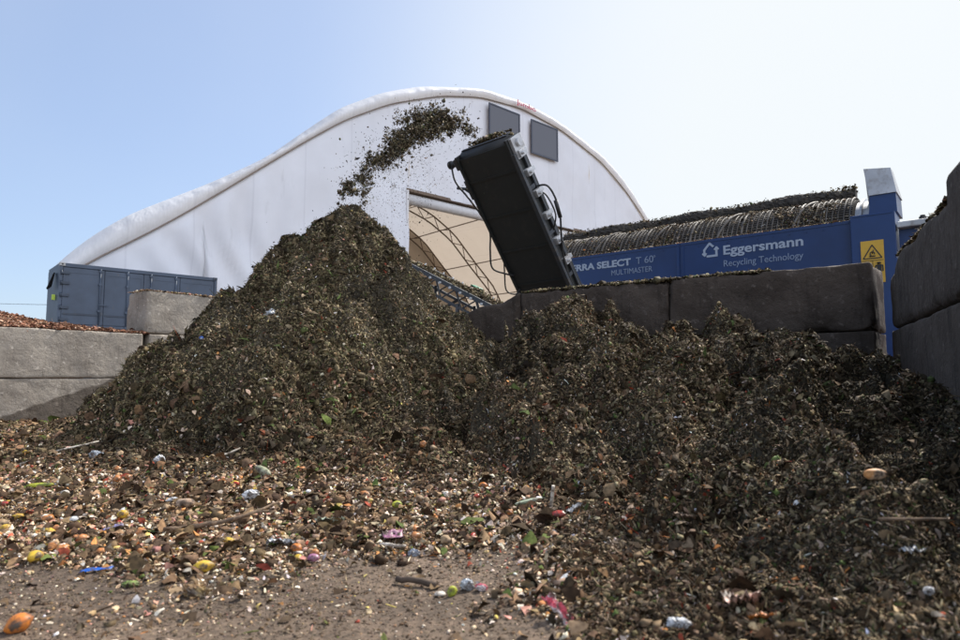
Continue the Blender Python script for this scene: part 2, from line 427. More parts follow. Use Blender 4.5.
# ------------------------------------------------------------------ far ground
mg = mat('yard_ground', (.12, .095, .078), .95, spec=.2)
c_ = noise_mix(mg, (.13, .105, .085), (.085, .066, .054), .6, .4, .7, 8)
c_ = noise_mix(mg, c_, (.19, .16, .13), 14, .6, .75, 4)
finish(mg, c_, bump(mg, 9, .6, .03))
mb = MB(); S_ = 900
mb.add([(-S_, -S_, -.035), (S_, -S_, -.035), (S_, S_, -.035), (-S_, S_, -.035)], [(0, 1, 2, 3)])
tag(mb.build('yard_surface', mg), kind='structure')

# ------------------------------------------------------------------ concrete blocks
def block_mesh(Lx, Dy, Hz, seed, worn=.018, chip=.06, top=None, skew=0.0):
    """solid block, x 0..Lx, y 0..Dy, z 0..Hz, with rounded, chipped arrises; top(x)->extra drop of the top edge"""
    def coords(Ltot, n):
        e = [0, .008, .022, .045, .08, .13]
        mid = list(np.linspace(.2, Ltot - .2, n))
        return np.array(e + mid + [Ltot - v for v in reversed(e)])
    X = coords(Lx, max(6, int(Lx / .07))); Y = coords(Dy, 8); Z = coords(Hz, 9)
    dims = (Lx, Dy, Hz); vid = {}; V = []; F = []
    def vert(i, j, k):
        key = (i, j, k)
        if key not in vid: vid[key] = len(V); V.append((X[i], Y[j], Z[k]))
        return vid[key]
    nx, ny, nz = len(X) - 1, len(Y) - 1, len(Z) - 1
    for i in range(nx):
        for j in range(ny):
            F.append((vert(i, j, nz), vert(i + 1, j, nz), vert(i + 1, j + 1, nz), vert(i, j + 1, nz)))
            F.append((vert(i, j, 0), vert(i, j + 1, 0), vert(i + 1, j + 1, 0), vert(i + 1, j, 0)))
        for k in range(nz):
            F.append((vert(i, 0, k), vert(i + 1, 0, k), vert(i + 1, 0, k + 1), vert(i, 0, k + 1)))
            F.append((vert(i, ny, k), vert(i, ny, k + 1), vert(i + 1, ny, k + 1), vert(i + 1, ny, k)))
    for j in range(ny):
        for k in range(nz):
            F.append((vert(0, j, k), vert(0, j, k + 1), vert(0, j + 1, k + 1), vert(0, j + 1, k)))
            F.append((vert(nx, j, k), vert(nx, j + 1, k), vert(nx, j + 1, k + 1), vert(nx, j, k + 1)))
    V = np.array(V); h = np.array(dims) / 2; p = V - h
    n1 = fbm(V[:, 0] + V[:, 1] * .7 + seed * 3.1, V[:, 2] + V[:, 1] * .6, 6, 3, seed)
    n2 = fbm(V[:, 0] - V[:, 1] + seed, V[:, 2] * 1.3 + seed, 2.2, 3, seed + 9)
    r = (worn + chip * np.clip(n1 * 2.2 - .9, 0, 1) ** 1.5)[:, None]
    q = np.clip(p, -(h - r), h - r); d = p - q; ln = np.linalg.norm(d, axis=1, keepdims=True)
    out = np.where(ln > 1e-9, q + d / np.maximum(ln, 1e-9) * np.minimum(r, np.maximum(ln, 0) + 1e9 * (ln > r * 1.0)), p)
    out = np.where(ln > 1e-9, q + d / np.maximum(ln, 1e-9) * r, p)
    nrm = d / np.maximum(ln, 1e-9)
    out = out + nrm * ((n2 - .5) * .022 + (n1 - .5) * .012)[:, None]
    V = out + h
    if top is not None:
        f = sstep(Hz * .35, Hz, V[:, 2]); V[:, 2] -= f * top(V[:, 0])
    V[:, 0] += skew * V[:, 1] / Dy * sstep(Lx - 1.0, Lx, V[:, 0])
    me = bpy.data.meshes.new('concrete_block'); me.from_pydata(V.tolist(), [], F); me.update()
    return me

def wall_frame(o, rz):
    c, s_ = math.cos(rz), math.sin(rz)
    return lambda x, y: (o[0] + c * x - s_ * y, o[1] + s_ * x + c * y)

def add_block(fr, rz, x, y, z, Lx, seed, m, label, group, Dy=.8, Hz=.8, **kw):
    me = block_mesh(Lx - .012, Dy, Hz - .008, seed, **kw)
    o = link_mesh('concrete_block', me, m, smooth=True)
    px, py = fr(x + .006, y); o.location = (px, py, z); o.rotation_euler = (0, 0, rz)
    return tag(o, label, 'concrete block', group)

# wall on the left
rzL = math.atan2(.8, .6); frL = wall_frame((-7.4, 9.8), rzL)
gL = 'concrete blocks of the left bunker wall'
add_block(frL, rzL, -.65, 0, 0, 2.8, 11, M_conLd, 'pale grey concrete block with a darker part below a slanting line, bottom course left of the pile', gL)
add_block(frL, rzL, -.2, 0, .8, 2.4, 12, M_conL, 'pale grey concrete block carrying red-brown wood chips, upper course left of the pile', gL)
add_block(frL, rzL, -3.05, 0, 0, 2.4, 13, M_conL, 'bottom concrete block at the left edge of the photo', gL)
add_block(frL, rzL, -2.6, 0, .8, 2.4, 14, M_conL, 'upper concrete block at the left edge of the photo under wood chips', gL)
add_block(frL, rzL, 2.15, 0, 0, 2.4, 15, M_conL, 'bottom block of the left wall half buried behind the conical pile', gL)
add_block(frL, rzL, 2.29, .0, .8, 2.26, 16, M_conL, 'middle block under the raised streaked block, partly hidden by the pile', gL)
add_block(frL, rzL, 2.24, .02, 1.6, 2.1, 17, M_conL, 'raised pale streaked concrete block topmost on the left wall below the container', gL, worn=.045, chip=.10)

# wall behind the heap
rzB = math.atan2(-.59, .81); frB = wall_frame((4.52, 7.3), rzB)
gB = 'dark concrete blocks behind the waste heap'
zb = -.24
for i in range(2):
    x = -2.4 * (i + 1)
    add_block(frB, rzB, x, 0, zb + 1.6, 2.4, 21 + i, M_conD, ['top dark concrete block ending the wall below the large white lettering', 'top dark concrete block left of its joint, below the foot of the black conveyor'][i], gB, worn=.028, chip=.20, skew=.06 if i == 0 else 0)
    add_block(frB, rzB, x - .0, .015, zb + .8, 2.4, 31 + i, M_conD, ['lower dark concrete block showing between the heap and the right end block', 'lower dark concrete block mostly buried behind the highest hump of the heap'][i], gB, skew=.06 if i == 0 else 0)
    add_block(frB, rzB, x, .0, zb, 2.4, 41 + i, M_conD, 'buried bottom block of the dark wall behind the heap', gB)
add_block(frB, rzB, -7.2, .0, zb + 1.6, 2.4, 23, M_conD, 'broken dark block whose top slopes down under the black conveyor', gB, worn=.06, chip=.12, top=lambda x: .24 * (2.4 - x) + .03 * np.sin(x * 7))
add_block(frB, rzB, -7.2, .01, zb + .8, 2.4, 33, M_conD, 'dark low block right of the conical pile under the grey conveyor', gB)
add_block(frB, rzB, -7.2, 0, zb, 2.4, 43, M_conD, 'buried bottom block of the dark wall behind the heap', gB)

# wall on the right
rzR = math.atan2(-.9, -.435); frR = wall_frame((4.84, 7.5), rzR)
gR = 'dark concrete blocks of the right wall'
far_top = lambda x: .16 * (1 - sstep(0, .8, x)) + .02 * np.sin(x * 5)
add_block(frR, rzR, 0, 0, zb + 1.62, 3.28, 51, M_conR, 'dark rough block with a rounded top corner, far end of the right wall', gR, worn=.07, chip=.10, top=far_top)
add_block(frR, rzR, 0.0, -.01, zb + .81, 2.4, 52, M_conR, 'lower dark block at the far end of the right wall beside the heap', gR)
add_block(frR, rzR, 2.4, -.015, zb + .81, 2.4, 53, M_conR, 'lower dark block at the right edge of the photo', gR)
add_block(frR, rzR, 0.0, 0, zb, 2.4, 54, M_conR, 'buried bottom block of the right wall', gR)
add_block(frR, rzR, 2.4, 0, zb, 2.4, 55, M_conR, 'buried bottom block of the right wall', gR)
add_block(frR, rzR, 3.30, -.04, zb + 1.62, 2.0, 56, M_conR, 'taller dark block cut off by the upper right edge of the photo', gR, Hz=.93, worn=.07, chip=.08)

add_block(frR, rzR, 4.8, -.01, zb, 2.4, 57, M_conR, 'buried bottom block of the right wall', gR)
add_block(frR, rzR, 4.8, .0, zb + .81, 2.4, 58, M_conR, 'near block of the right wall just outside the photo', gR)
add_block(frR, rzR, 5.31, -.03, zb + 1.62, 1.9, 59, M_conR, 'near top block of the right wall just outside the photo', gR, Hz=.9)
# small post in the gap between the two walls
mb = MB(); px_, py_ = frB(.16, .35)
mb.box((px_ - .07, py_ - .07, zb), (px_ + .07, py_ + .07, 1.02), bev=.015)
tag(mb.build('wooden_post', concrete('weathered_post', (.42, .33, .28), (.30, .22, .18), (.16, .10, .08), 5.0)),
    'short pale weathered post standing in the gap between the walls', 'post')

# ------------------------------------------------------------------ containers
C0 = (-16.463, 24.8); rzT = math.atan2(.676, .737)
def container(z, label):
    root = empty('shipping_container', (C0[0], C0[1], z), rzT)
    tag(root, label, 'shipping container', 'stacked containers carrying the tent')
    W, D, H = 6.08, 2.44, 2.59
    b = MB()
    b.box((.0, .06, .0), (W, D, .16)); b.box((0.01, .07, H - .13), (W - .01, D - .01, H - .01))
    b.box((.0, .05, .16), (.13, D, H - .13)); b.box((W - .13, .05, .16), (W, D, H - .13))
    for i in range(30):                                   # corrugated rear and roof
        x = .14 + i * .193
        b.box((x, D - .09, .16), (x + .10, D - .05, H - .13))
    b.box((.13, D - .05, .16), (W - .13, D - .02, H - .13))
    b.build('body', M_cont, root)
    f = MB(); f.box((.0, -.0, H - .15), (W, .06, H), bev=.012); f.box((0, 0, 0), (W, .06, .17), bev=.012)
    f.box((0, .0, .17), (.11, .055, H - .15)); f.box((W - .11, 0, .17), (W, .055, H - .15))
    f.build('front_frame', M_cont, root)
    for i in range(4):
        x0 = .125 + i * 1.4575; x1 = x0 + 1.447
        d = MB(); d.box((x0, .035, .19), (x1, .075, H - .17), bev=.01)
        d.box((x0 + .02, .022, .19), (x0 + .09, .036, H - .17)); d.box((x1 - .09, .022, .19), (x1 - .02, .036, H - .17))
        d.box((x0 + .09, .022, H - .37), (x1 - .09, .036, H - .17)); d.box((x0 + .09, .022, .19), (x1 - .09, .036, .30))
        do = d.build('door', M_cont, root)
        g = MB(); g.box((x0 + .05, .008, .55), (x1 - .05, .021, .62)); g.build('rub_strip', M_contd, do)
    for i, x in enumerate((1.42, 2.42, 3.32, 4.32)):
        r = MB(); r.tube([(x, -.025, .1), (x, -.025, H - .12)], .022, 8)
        for zz in (.12, .75, H - .75, H - .22): r.box((x - .055, -.045, zz - .05), (x + .055, .024, zz + .05), bev=.008)
        ro = r.build('lock_rod', M_cont, root)
        h = MB(); h.box((x - .02, -.06, .98), (x + .34, -.04, 1.02)); h.build('handle', M_cont, ro)
    for zz in (.36, .83, 1.32, 1.80, 2.2):
        hg = MB(); hg.box((.07, -.035, zz - .055), (.36, .008, zz + .055), bev=.01); hg.tube([(.075, -.03, zz - .09), (.075, -.03, zz + .09)], .028, 8)
        hg.build('hinge', M_contd, root)
    for cx in (0, W - .178):
        for cz in (-.0, H - .118):
            pale = cx == 0 and cz > 1
            cc = MB(); M = None
            cc.box((cx - .006, -.03, cz - .004), (cx + .184, .162, cz + .122), bev=.01)
            co = cc.build('corner_casting', M_contp if pale else M_contd, root)
            hb = MB(); hb.tube([(cx + .089, -.034, cz + .06), (cx + .089, -.026, cz + .06)], .035, 12); hb.build('lock_hole', M_ink, co)
    return root
container(2.66, 'blue-grey shipping container with lock rods and hinges under the tent edge, above the left wall')
container(.06, 'lower blue-grey shipping container beneath the one seen above the left wall')

t = MB(); cx, cy = C0
t.add([(-.10, .5, 4.9), (-.05, .55, 4.9), (-.32, .6, 4.25), (-.27, .65, 4.2), (-.12, .75, 4.35), (-.1, .9, 4.85), (-.03, .9, 4.9), (-.2, 1.0, 4.3)],
      [(0, 1, 3, 2), (1, 6, 4, 3), (0, 2, 7, 5), (5, 7, 4, 6), (2, 3, 4, 7), (0, 5, 6, 1)])
o = t.build('rubber_flap', M_black); o.location = (cx, cy, 0); o.rotation_euler = (0, 0, rzT)
tag(o, 'black rubber flap hanging at the left edge of the container', 'flap')
t = MB(); t.box((-.13, .5, 3.80), (-.012, .60, 4.02), bev=.02)
o = t.build('strap_pad', M_lime); o.location = (cx, cy, 0); o.rotation_euler = (0, 0, rzT)
tag(o, 'small lime green pad at the left edge of the container', 'pad')

# ------------------------------------------------------------------ tent hall
TP = (-18.2206, 26.7162)
tent = empty('fabric_hall', (TP[0], TP[1], 0), rzT)
tag(tent, 'large white arched fabric hall with two dark windows and an open doorway', 'hall')
OUT = [(.1, 5.25), (0.52, 5.83), (1.53, 6.94), (3.08, 8.25), (4.77, 9.32), (7.10, 10.75), (9.26, 12.24), (11.39, 14.22), (13.86, 16.43), (16.62, 18.19), (19.69, 19.60), (25.00, 21.13), (29.08, 21.39), (33.69, 20.86), (38.90, 19.55), (42.8, 17.65), (46.03, 14.90), (49.9, 11.9), (52.1, 8.7), (53.7, 5.25)]
SEA = [(.9, 5.25), (1.7, 5.94), (3.26, 7.01), (5.17, 8.45), (7.5, 10.35), (9.3, 11.86), (11.85, 13.97), (14.04, 15.66), (17.17, 17.55), (21.13, 19.25), (24.72, 20.25), (28.77, 20.62), (33.32, 20.18), (38.48, 18.77), (42.0, 16.95), (44.6, 15.1), (47.8, 12.1), (50.3, 8.8), (52.2, 5.25)]
def smooth_curve(P, n):
    P = np.array(P); t_ = np.r_[0, np.cumsum(np.linalg.norm(np.diff(P, axis=0), axis=1))]; t_ /= t_[-1]
    q = np.linspace(0, 1, n); c = np.stack([np.interp(q, t_, P[:, 0]), np.interp(q, t_, P[:, 1])], 1)
    w = max(2, n // 34); k = np.exp(-np.linspace(-2, 2, 2 * w + 1) ** 2); k /= k.sum()
    pad = np.concatenate([2 * c[0] - c[1:w + 1][::-1], c, 2 * c[-1] - c[-w - 1:-1][::-1]])
    return np.stack([np.convolve(pad[:, 0], k, 'valid'), np.convolve(pad[:, 1], k, 'valid')], 1)
NO = 420
oc = smooth_curve(OUT, NO); sc_ = smooth_curve(SEA, NO)
# ruffled edge band between seam (front plane) and the outer arch
K = 9; V = []
for k in range(K):
    f = k / (K - 1)
    b = sc_ * (1 - f) + oc * f
    nx = np.gradient(oc[:, 0]); nz_ = np.gradient(oc[:, 1]); ln = np.hypot(nx, nz_); nrm2 = np.stack([-nz_ / ln, nx / ln], 1)
    bulge = math.sin(f * PI) * .06
    i = np.arange(NO)
    ruf = (fbm(i * .25, i * 0 + f * 1.2, 1.0, 3, 3) - .5) * .07 * (1 - abs(2 * f - 1) ** 3) + (fbm(i * .05, i * 0 + f, 1, 2, 8) - .5) * .06
    p = b + nrm2 * (bulge + ruf)[:, None]
    V.append(np.stack([p[:, 0], np.full(NO, .35 * f ** 2 - .05 - .22 * math.sin(f * PI)) - ruf * 1.0, p[:, 1]], 1))
V = np.concatenate(V); ii = np.arange(NO - 1)
F = np.concatenate([np.stack([k * NO + ii, k * NO + ii + 1, (k + 1) * NO + ii + 1, (k + 1) * NO + ii], 1) for k in range(K - 1)])
np_mesh('edge_band', V, [F], None, M_band, tent, True)
# roof swept back, the hall narrowing a little to the rear
def taper(x, y): return x + .165 * y * (1 - x / 54)
DEP = 31.5; R = 24; V = []
for k in range(R + 1):
    y = .30 + (DEP - .30) * k / R; sag = (.10 if k % 2 else 0)
    V.append(np.stack([taper(oc[:, 0], y), np.full(NO, y), oc[:, 1] - sag - .01], 1))
V = np.concatenate(V)
F = np.concatenate([np.stack([k * NO + ii, k * NO + ii + 1, (k + 1) * NO + ii + 1, (k + 1) * NO + ii], 1) for k in range(R)])
np_mesh('roof', V, [F], None, M_tent, tent, True)
# front wall with doorway
D0, D1, DZ = 18.67, 36.97, 12.4
ss = np.unique(np.r_[np.linspace(.9, D0, 90), np.linspace(D0, D1, 90), np.linspace(D1, 52.2, 70)])
K = 34; vs = []; cols = []
top = np.interp(ss, sc_[:, 0], sc_[:, 1])
for j, s in enumerate(ss):
    lo = 5.2 if s < 6.3 else 0.0
    if D0 + 1e-6 < s < D1 - 1e-6: lo = DZ
    z = np.linspace(lo, top[j] + .03, K)
    gather = np.exp(-((s - 7.5) / 3.5) ** 2)
    yy = (fbm(np.full(K, s * .5), z * .35, 1, 3, 4) - .5) * .3 + gather * .20 * np.sin((s - 7) * 3.2 + z * 1.1 + np.sin(z)) * np.exp(-((z - 7) / 4.0) ** 2)
    yy *= sstep(0, .8, top[j] - z)
    vs.append(np.stack([np.full(K, s), yy, z], 1))
V = []; F = []; n0 = 0
def strip(sel, lo_door=None):
    global n0
    P = []
    for j in sel:
        a = vs[j].copy()
        if lo_door == 'wall' and abs(ss[j] - D0) < 1e-6 or lo_door == 'wall' and abs(ss[j] - D1) < 1e-6:
            pass
        if lo_door == 'head' and (abs(ss[j] - D0) < 1e-6 or abs(ss[j] - D1) < 1e-6):
            a[:, 2] = np.linspace(DZ, a[-1, 2], K)
        P.append(a)
    V.append(np.concatenate(P)); m_ = len(sel)
    for j in range(m_ - 1):
        for k in range(K - 1):
            F.append((n0 + j * K + k, n0 + (j + 1) * K + k, n0 + (j + 1) * K + k + 1, n0 + j * K + k + 1))
    n0 += m_ * K
strip([j for j, s in enumerate(ss) if s <= D0 + 1e-6], 'wall')
strip([j for j, s in enumerate(ss) if D0 - 1e-6 <= s <= D1 + 1e-6], 'head')
strip([j for j, s in enumerate(ss) if s >= D1 - 1e-6], 'wall')
np_mesh('front_wall', np.concatenate(V), [np.array(F)], None, M_tent, tent, True)
b = MB(); b.tube([(p[0], -.10, p[1]) for p in sc_[::4]], .042, 6); b.build('seam', M_seam, tent)
b = MB(); b.box((D0 - .15, .02, DZ - .04), (D1 + .15, .60, DZ + .14)); b.build('door_lintel', M_truss, tent)
b = MB(); b.tube([(D0 + .1, .45, DZ - .42), (D1 - .1, .45, DZ - .42)], .34, 14); b.build('rolled_door', M_band, tent)
b = MB(); b.box((D0 - .16, -.04, 0), (D0 - .02, .5, DZ)); b.build('door_jamb', M_band, tent)
b = MB(); b.box((D1 + .02, -.04, 0), (D1 + .16, .5, DZ)); b.build('door_jamb', M_band, tent)
for x0, x1 in ((25.4, 28.34), (29.74, 32.6)):
    w = MB(); w.box((x0, -.30, 17.46), (x1, -.27, 19.9)); wo = w.build('window', M_glass, tent)
    f = MB(); e = .09
    f.box((x0 - e, -.33, 17.46 - e), (x0 + .02, -.25, 19.9 + e)); f.box((x1 - .02, -.33, 17.46 - e), (x1 + e, -.25, 19.9 + e))
    f.box((x0 + .021, -.328, 17.46 - e), (x1 - .021, -.252, 17.46 + .02)); f.box((x0 + .021, -.328, 19.88), (x1 - .021, -.252, 19.9 + e))
    f.build('frame', M_wframe, wo)
# inner trusses
nrm = np.stack([-np.gradient(oc[:, 1]), np.gradient(oc[:, 0])], 1); nrm /= np.linalg.norm(nrm, axis=1, keepdims=True)
for y in (5.0, 11.0, 25.0, 31.0):
    b = MB(); up = oc - nrm * .25; dn = oc - nrm * 1.25
    idx = list(range(8, NO - 8, 9))
    b.tube([(taper(up[i, 0], y), y, up[i, 1]) for i in idx], .085, 6); b.tube([(taper(dn[i, 0], y), y, dn[i, 1]) for i in idx], .085, 6)
    for a in range(0, len(idx) - 1):
        p, q = (up[idx[a]], dn[idx[a + 1]]) if a % 2 else (dn[idx[a]], up[idx[a + 1]])
        b.tube([(taper(p[0], y), y, p[1]), (taper(q[0], y), y, q[1])], .05, 5, cap=False)
    b.build('truss', M_truss, tent)
for i in (150, 215, 262, 300, 340, 375):
    b = MB(); p = oc[i] - nrm[i] * .75; b.tube([(taper(p[0], 1.3), 1.3, p[1]), (taper(p[0], 31), 31, p[1])], .06, 6); b.build('purlin', M_truss, tent)
# rear wall with posts
b = MB(); prof = [(taper(p[0], DEP), p[1] - .03) for p in oc[::6]] + [(53.9, 0), (taper(.2, DEP), 0)]
b.prism(prof, DEP - .05, DEP); b.build('rear_wall', M_liner, tent)
for x0 in (.15, 53.95):
    b = MB(); b.add([(taper(x0, 2.7), 2.7, 0), (taper(x0, DEP), DEP - .1, 0), (taper(x0, DEP), DEP - .1, 5.3), (taper(x0, 2.7), 2.7, 5.3)], [(0, 1, 2, 3)])
    b.build('side_wall', M_tent, tent)
for s in (10, 17, 24, 31, 38, 45):
    b = MB(); b.box((s - .16, DEP - .4, 0), (s + .16, DEP - .08, float(np.interp(s, oc[:, 0], oc[:, 1])) - 1.2)); b.build('post', M_truss, tent)

# ------------------------------------------------------------------ lettering
def text_mesh(txt, height, width, bold=0.0, ext=.004, align='LEFT'):
    cu = bpy.data.curves.new('lettering', 'FONT'); cu.body = txt; cu.size = 1; cu.offset = bold; cu.extrude = ext; cu.align_x = 'LEFT'
    cu.resolution_u = 6
    o = bpy.data.objects.new('tmp_text', cu); COL.objects.link(o)
    bpy.context.view_layer.update()
    me = bpy.data.meshes.new_from_object(o.evaluated_get(bpy.context.evaluated_depsgraph_get()))
    bpy.data.objects.remove(o); bpy.data.curves.remove(cu)
    n = len(me.vertices); co = np.zeros(n * 3); me.vertices.foreach_get('co', co); co = co.reshape(-1, 3)
    w = co[:, 0].max() - co[:, 0].min(); x0 = co[:, 0].min()
    P = np.stack([(co[:, 0] - x0) / w * width, -co[:, 2], co[:, 1] * height / .70], 1)    # cap height of the font is about 0.7
    me.vertices.foreach_set('co', P.ravel()); me.update()
    return me
def put_text(txt, x, y, z, h, w, m, parent, bold=0.0, name='lettering'):
    o = link_mesh(name, text_mesh(txt, h, w, bold), m, parent); o.location = (x, y, z); return o

M_red = mat('faded_red_print', (.42, .05, .09), .7)
o = put_text('Jumbo', 27.9, -.5, 20.60, .38, 2.1, M_red, tent, .02, 'logo'); o.rotation_euler = (-math.radians(30), math.radians(-2), 0); o.rotation_euler = (math.radians(-8), math.radians(1), 0)

# ------------------------------------------------------------------ blue trommel screen
MP = (2.22, 15.6); rzM = math.atan2(-.64, .77)
tr = empty('trommel_screen', (MP[0], MP[1], 0), rzM)
tag(tr, 'long blue trommel screening machine with white lettering behind the dark wall', 'screening machine')
for x0, x1 in ((-1.6, 2.795), (2.80, 6.08)):
    b = MB(); b.box((x0, 0, 2.35), (x1, .06, 3.72), bev=.008); b.box((x0 + .02, -.012, 3.66), (x1 - .02, .0, 3.70))
    for k in range(int((x1 - x0) / .3)):
        for z in (3.60, 2.48): b.tube([(x0 + .12 + k * .3, .001, z), (x0 + .12 + k * .3, -.012, z)], .013, 6)
    b.build('side_panel', M_blue2, tr)
b = MB(); b.box((2.72, -.02, 2.37), (2.78, -.001, 3.64)); b.box((2.86, -.012, 2.37), (2.885, -.001, 3.64)); b.build('panel_seam', M_blue, tr)
b = MB(); b.box((6.09, -.10, 1.15), (6.79, .55, 3.77), bev=.012); b.box((6.14, -.112, 3.735), (6.74, -.10, 3.755)); post = b.build('corner_post', M_blue, tr)
b = MB(); b.prism([(6.38, 3.772), (6.82, 3.772), (6.81, 4.12), (6.41, 4.12)], .0, .75); b.build('hood_base', M_blue, tr)
b = MB()
b.add([(6.40, -.03, 4.121), (6.83, -.03, 4.121), (6.83, .75, 4.121), (6.28, .75, 4.121), (6.30, .20, 4.70), (6.73, .20, 4.64), (6.74, .46, 4.62), (6.28, .46, 4.68)],
      [(0, 1, 5, 4), (1, 2, 6, 5), (2, 3, 7, 6), (0, 4, 7, 3), (4, 5, 6, 7), (0, 3, 2, 1)])
b.build('hood', M_galv, tr)
# drum end collar
def ring_pts(x, y0, z0, r, n=56): return [(x, y0 + math.cos(2 * PI * k / n) * r, z0 + math.sin(2 * PI * k / n) * r) for k in range(n + 1)]
DY, DZc, DR = 1.22, 3.36, 1.04
def cyl(b, x0, x1, r, n=56, mi=0, sm=True):
    vs = [(x, DY + math.cos(2 * PI * k / n) * r, DZc + math.sin(2 * PI * k / n) * r) for x in (x0, x1) for k in range(n)]
    b.add(vs, [(k, (k + 1) % n, n + (k + 1) % n, n + k) for k in range(n)], mi, sm)
    b.add(vs, [tuple(range(n)), tuple(range(n, 2 * n))], mi)
b = MB(); cyl(b, 6.08, 6.36, .93); cyl(b, 6.16, 6.20, .99); b.build('drum_collar', M_galv, tr)
b = MB(); cyl(b, -1.5, 6.05, DR - .045, mi=1)
for k in range(76):
    x = -1.48 + k * .1
    rr = DR + (.022 if k % 11 == 5 else 0)
    b.tube(ring_pts(x, DY, DZc, rr, 48), .013 if k % 11 else .03, 5, cap=False)
for k in range(96):
    a = 2 * PI * k / 96
    y, z = DY + math.cos(a) * (DR - .012), DZc + math.sin(a) * (DR - .012)
    b.tube([(-1.5, y, z), (6.05, y, z)], .009, 4, cap=False)
for h0 in (-2.6, -1.1, .4, 1.9, 3.4, 4.9):                     # helical stiffeners
    pts = [(h0 + 1.9 * k / 48, DY + math.cos(PI - 2 * PI * k / 48) * (DR + .02), DZc + math.sin(PI - 2 * PI * k / 48) * (DR + .02)) for k in range(49)]
    pts = [p for p in pts if -1.5 < p[0] < 6.05]
    if len(pts) > 3: b.tube(pts, .028, 5)
b.build('drum', [M_screen, M_bristle], tr)
b = MB(); n = 26; vs = []
xs = np.linspace(-1.5, 5.98, 240)
for i, x in enumerate(xs):
    for k in range(n):
        a = 2 * PI * k / n; r = .125 + .05 * float(vnoise(np.array([x * 22.0]), np.array([k * 1.3]), 3)[0]) + .03 * math.sin(x * 3)
        vs.append((x, 1.42 + math.cos(a) * r, 4.55 + math.sin(a) * r))
b.add(vs, [(i * n + k, i * n + (k + 1) % n, (i + 1) * n + (k + 1) % n, (i + 1) * n + k) for i in range(239) for k in range(n)] + [tuple(range(n)), tuple(range(239 * n, 240 * n))])
b.build('cleaning_brush', M_bristle, tr)
for x in (.9, 4.6):
    b = MB(); b.box((x, -.02, 2.52), (x + .16, -.001, 2.60), bev=.004); b.tube([(x + .02, -.03, 2.56), (x + .14, -.03, 2.56)], .012, 8); b.build('latch', M_galv, tr)
# feed end to the right
b = MB(); b.box((6.82, .06, 1.2), (9.6, .12, 3.44)); b.box((6.82, .02, 2.86), (9.6, .06, 2.92)); b.box((6.82, .0, 3.02), (9.6, .055, 3.06)); b.build('feed_panel', M_blue2, tr)
b = MB(); b.box((6.81, -.10, 3.45), (9.6, .30, 3.56), bev=.02); b.build('feed_rail', M_galv, tr)
b = MB(); b.box((6.95, .30, 3.3), (9.6, 1.9, 3.40)); b.build('hopper_floor', M_blue, tr)
b = MB(); b.tube([(7.18, .1, 3.56), (7.18, .1, 3.63)], .06, 10); b.tube([(7.18, .1, 3.63), (7.18, .1, 3.66)], .04, 10); b.build('lamp_socket', M_black, tr)
b = MB(); b.tube([(7.32, -.04, 3.16), (7.32, .06, 3.16)], .05, 12); b.build('reflector', mat('red_reflector', (.35, .02, .02), .3), tr)
b = MB(); b.box((-1.6, .2, .85), (9.4, .42, 1.15)); b.box((-1.6, 1.9, .85), (9.4, 2.1, 1.15))
for x in (-1.4, 2, 5, 8): b.box((x, .42, .9), (x + .15, 1.9, 1.1)); b.box((x, .25, 1.15), (x + .12, .4, 2.36))
b.build('chassis', M_blue, tr)
for x in (5.2, 6.6):
    for y in (.0, 2.05):
        w = MB(); w.tube([(x, y, .5), (x, y + .3, .5)], .5, 28); wo = w.build('wheel', M_tyre, tr)
        w = MB(); w.tube([(x, y - .01, .5), (x, y + .31, .5)], .26, 20); w.build('rim', M_galv, wo)
# writing on the side panel
put_text('TERRA SELECT', -.13, -.006, 3.375, .150, 1.76, M_letter, tr, .035)
put_text('T 60', 1.76, -.006, 3.375, .155, .42, M_letter2, tr, .0)
put_text('°', 2.18, -.006, 3.39, .13, .05, M_letter2, tr, .0)
put_text('MULTIMASTER', 1.13, -.006, 3.17, .125, 1.02, M_letter2, tr, .0)
put_text('Eggersmann', 3.735, -.006, 3.355, .185, 1.53, M_letter, tr, .022)
put_text('Recycling Technology', 3.735, -.006, 3.10, .135, 1.52, M_letter2, tr, .0)
def bar(b, p, q, w, y=-.010, t=.008):
    p = Vector((p[0], 0, p[1])); q = Vector((q[0], 0, q[1])); d = (q - p).normalized(); s = Vector((-d.z, 0, d.x)) * w / 2
    vs = [p + s, q + s, q - s, p - s]; vs = [v + Vector((0, y, 0)) for v in vs] + [v + Vector((0, y + t, 0)) for v in vs]
    b.add(vs, [(0, 1, 2, 3), (7, 6, 5, 4), (0, 4, 5, 1), (1, 5, 6, 2), (2, 6, 7, 3), (3, 7, 4, 0)])
b = MB(); x, z = 3.29, 3.35                                     # house-shaped emblem of three bent arrows
bar(b, (x + .03, z + .13), (x + .165, z + .285), .045); bar(b, (x + .15, z + .285), (x + .24, z + .20), .045, -.0105)
bar(b, (x + .045, z + .15), (x + .045, z + .04), .045, -.011); bar(b, (x + .0, z + .075), (x + .06, z + .015), .035, -.0115); bar(b, (x + .09, z + .075), (x + .045, z + .015), .035, -.012)
bar(b, (x + .09, z + .005), (x + .30, z + .005), .045); bar(b, (x + .30, z - .015), (x + .30, z + .16), .045, -.0105)
bar(b, (x + .255, z + .13), (x + .305, z + .19), .035, -.011); bar(b, (x + .345, z + .13), (x + .30, z + .19), .035, -.0115)
b.build('emblem', M_letter, tr)
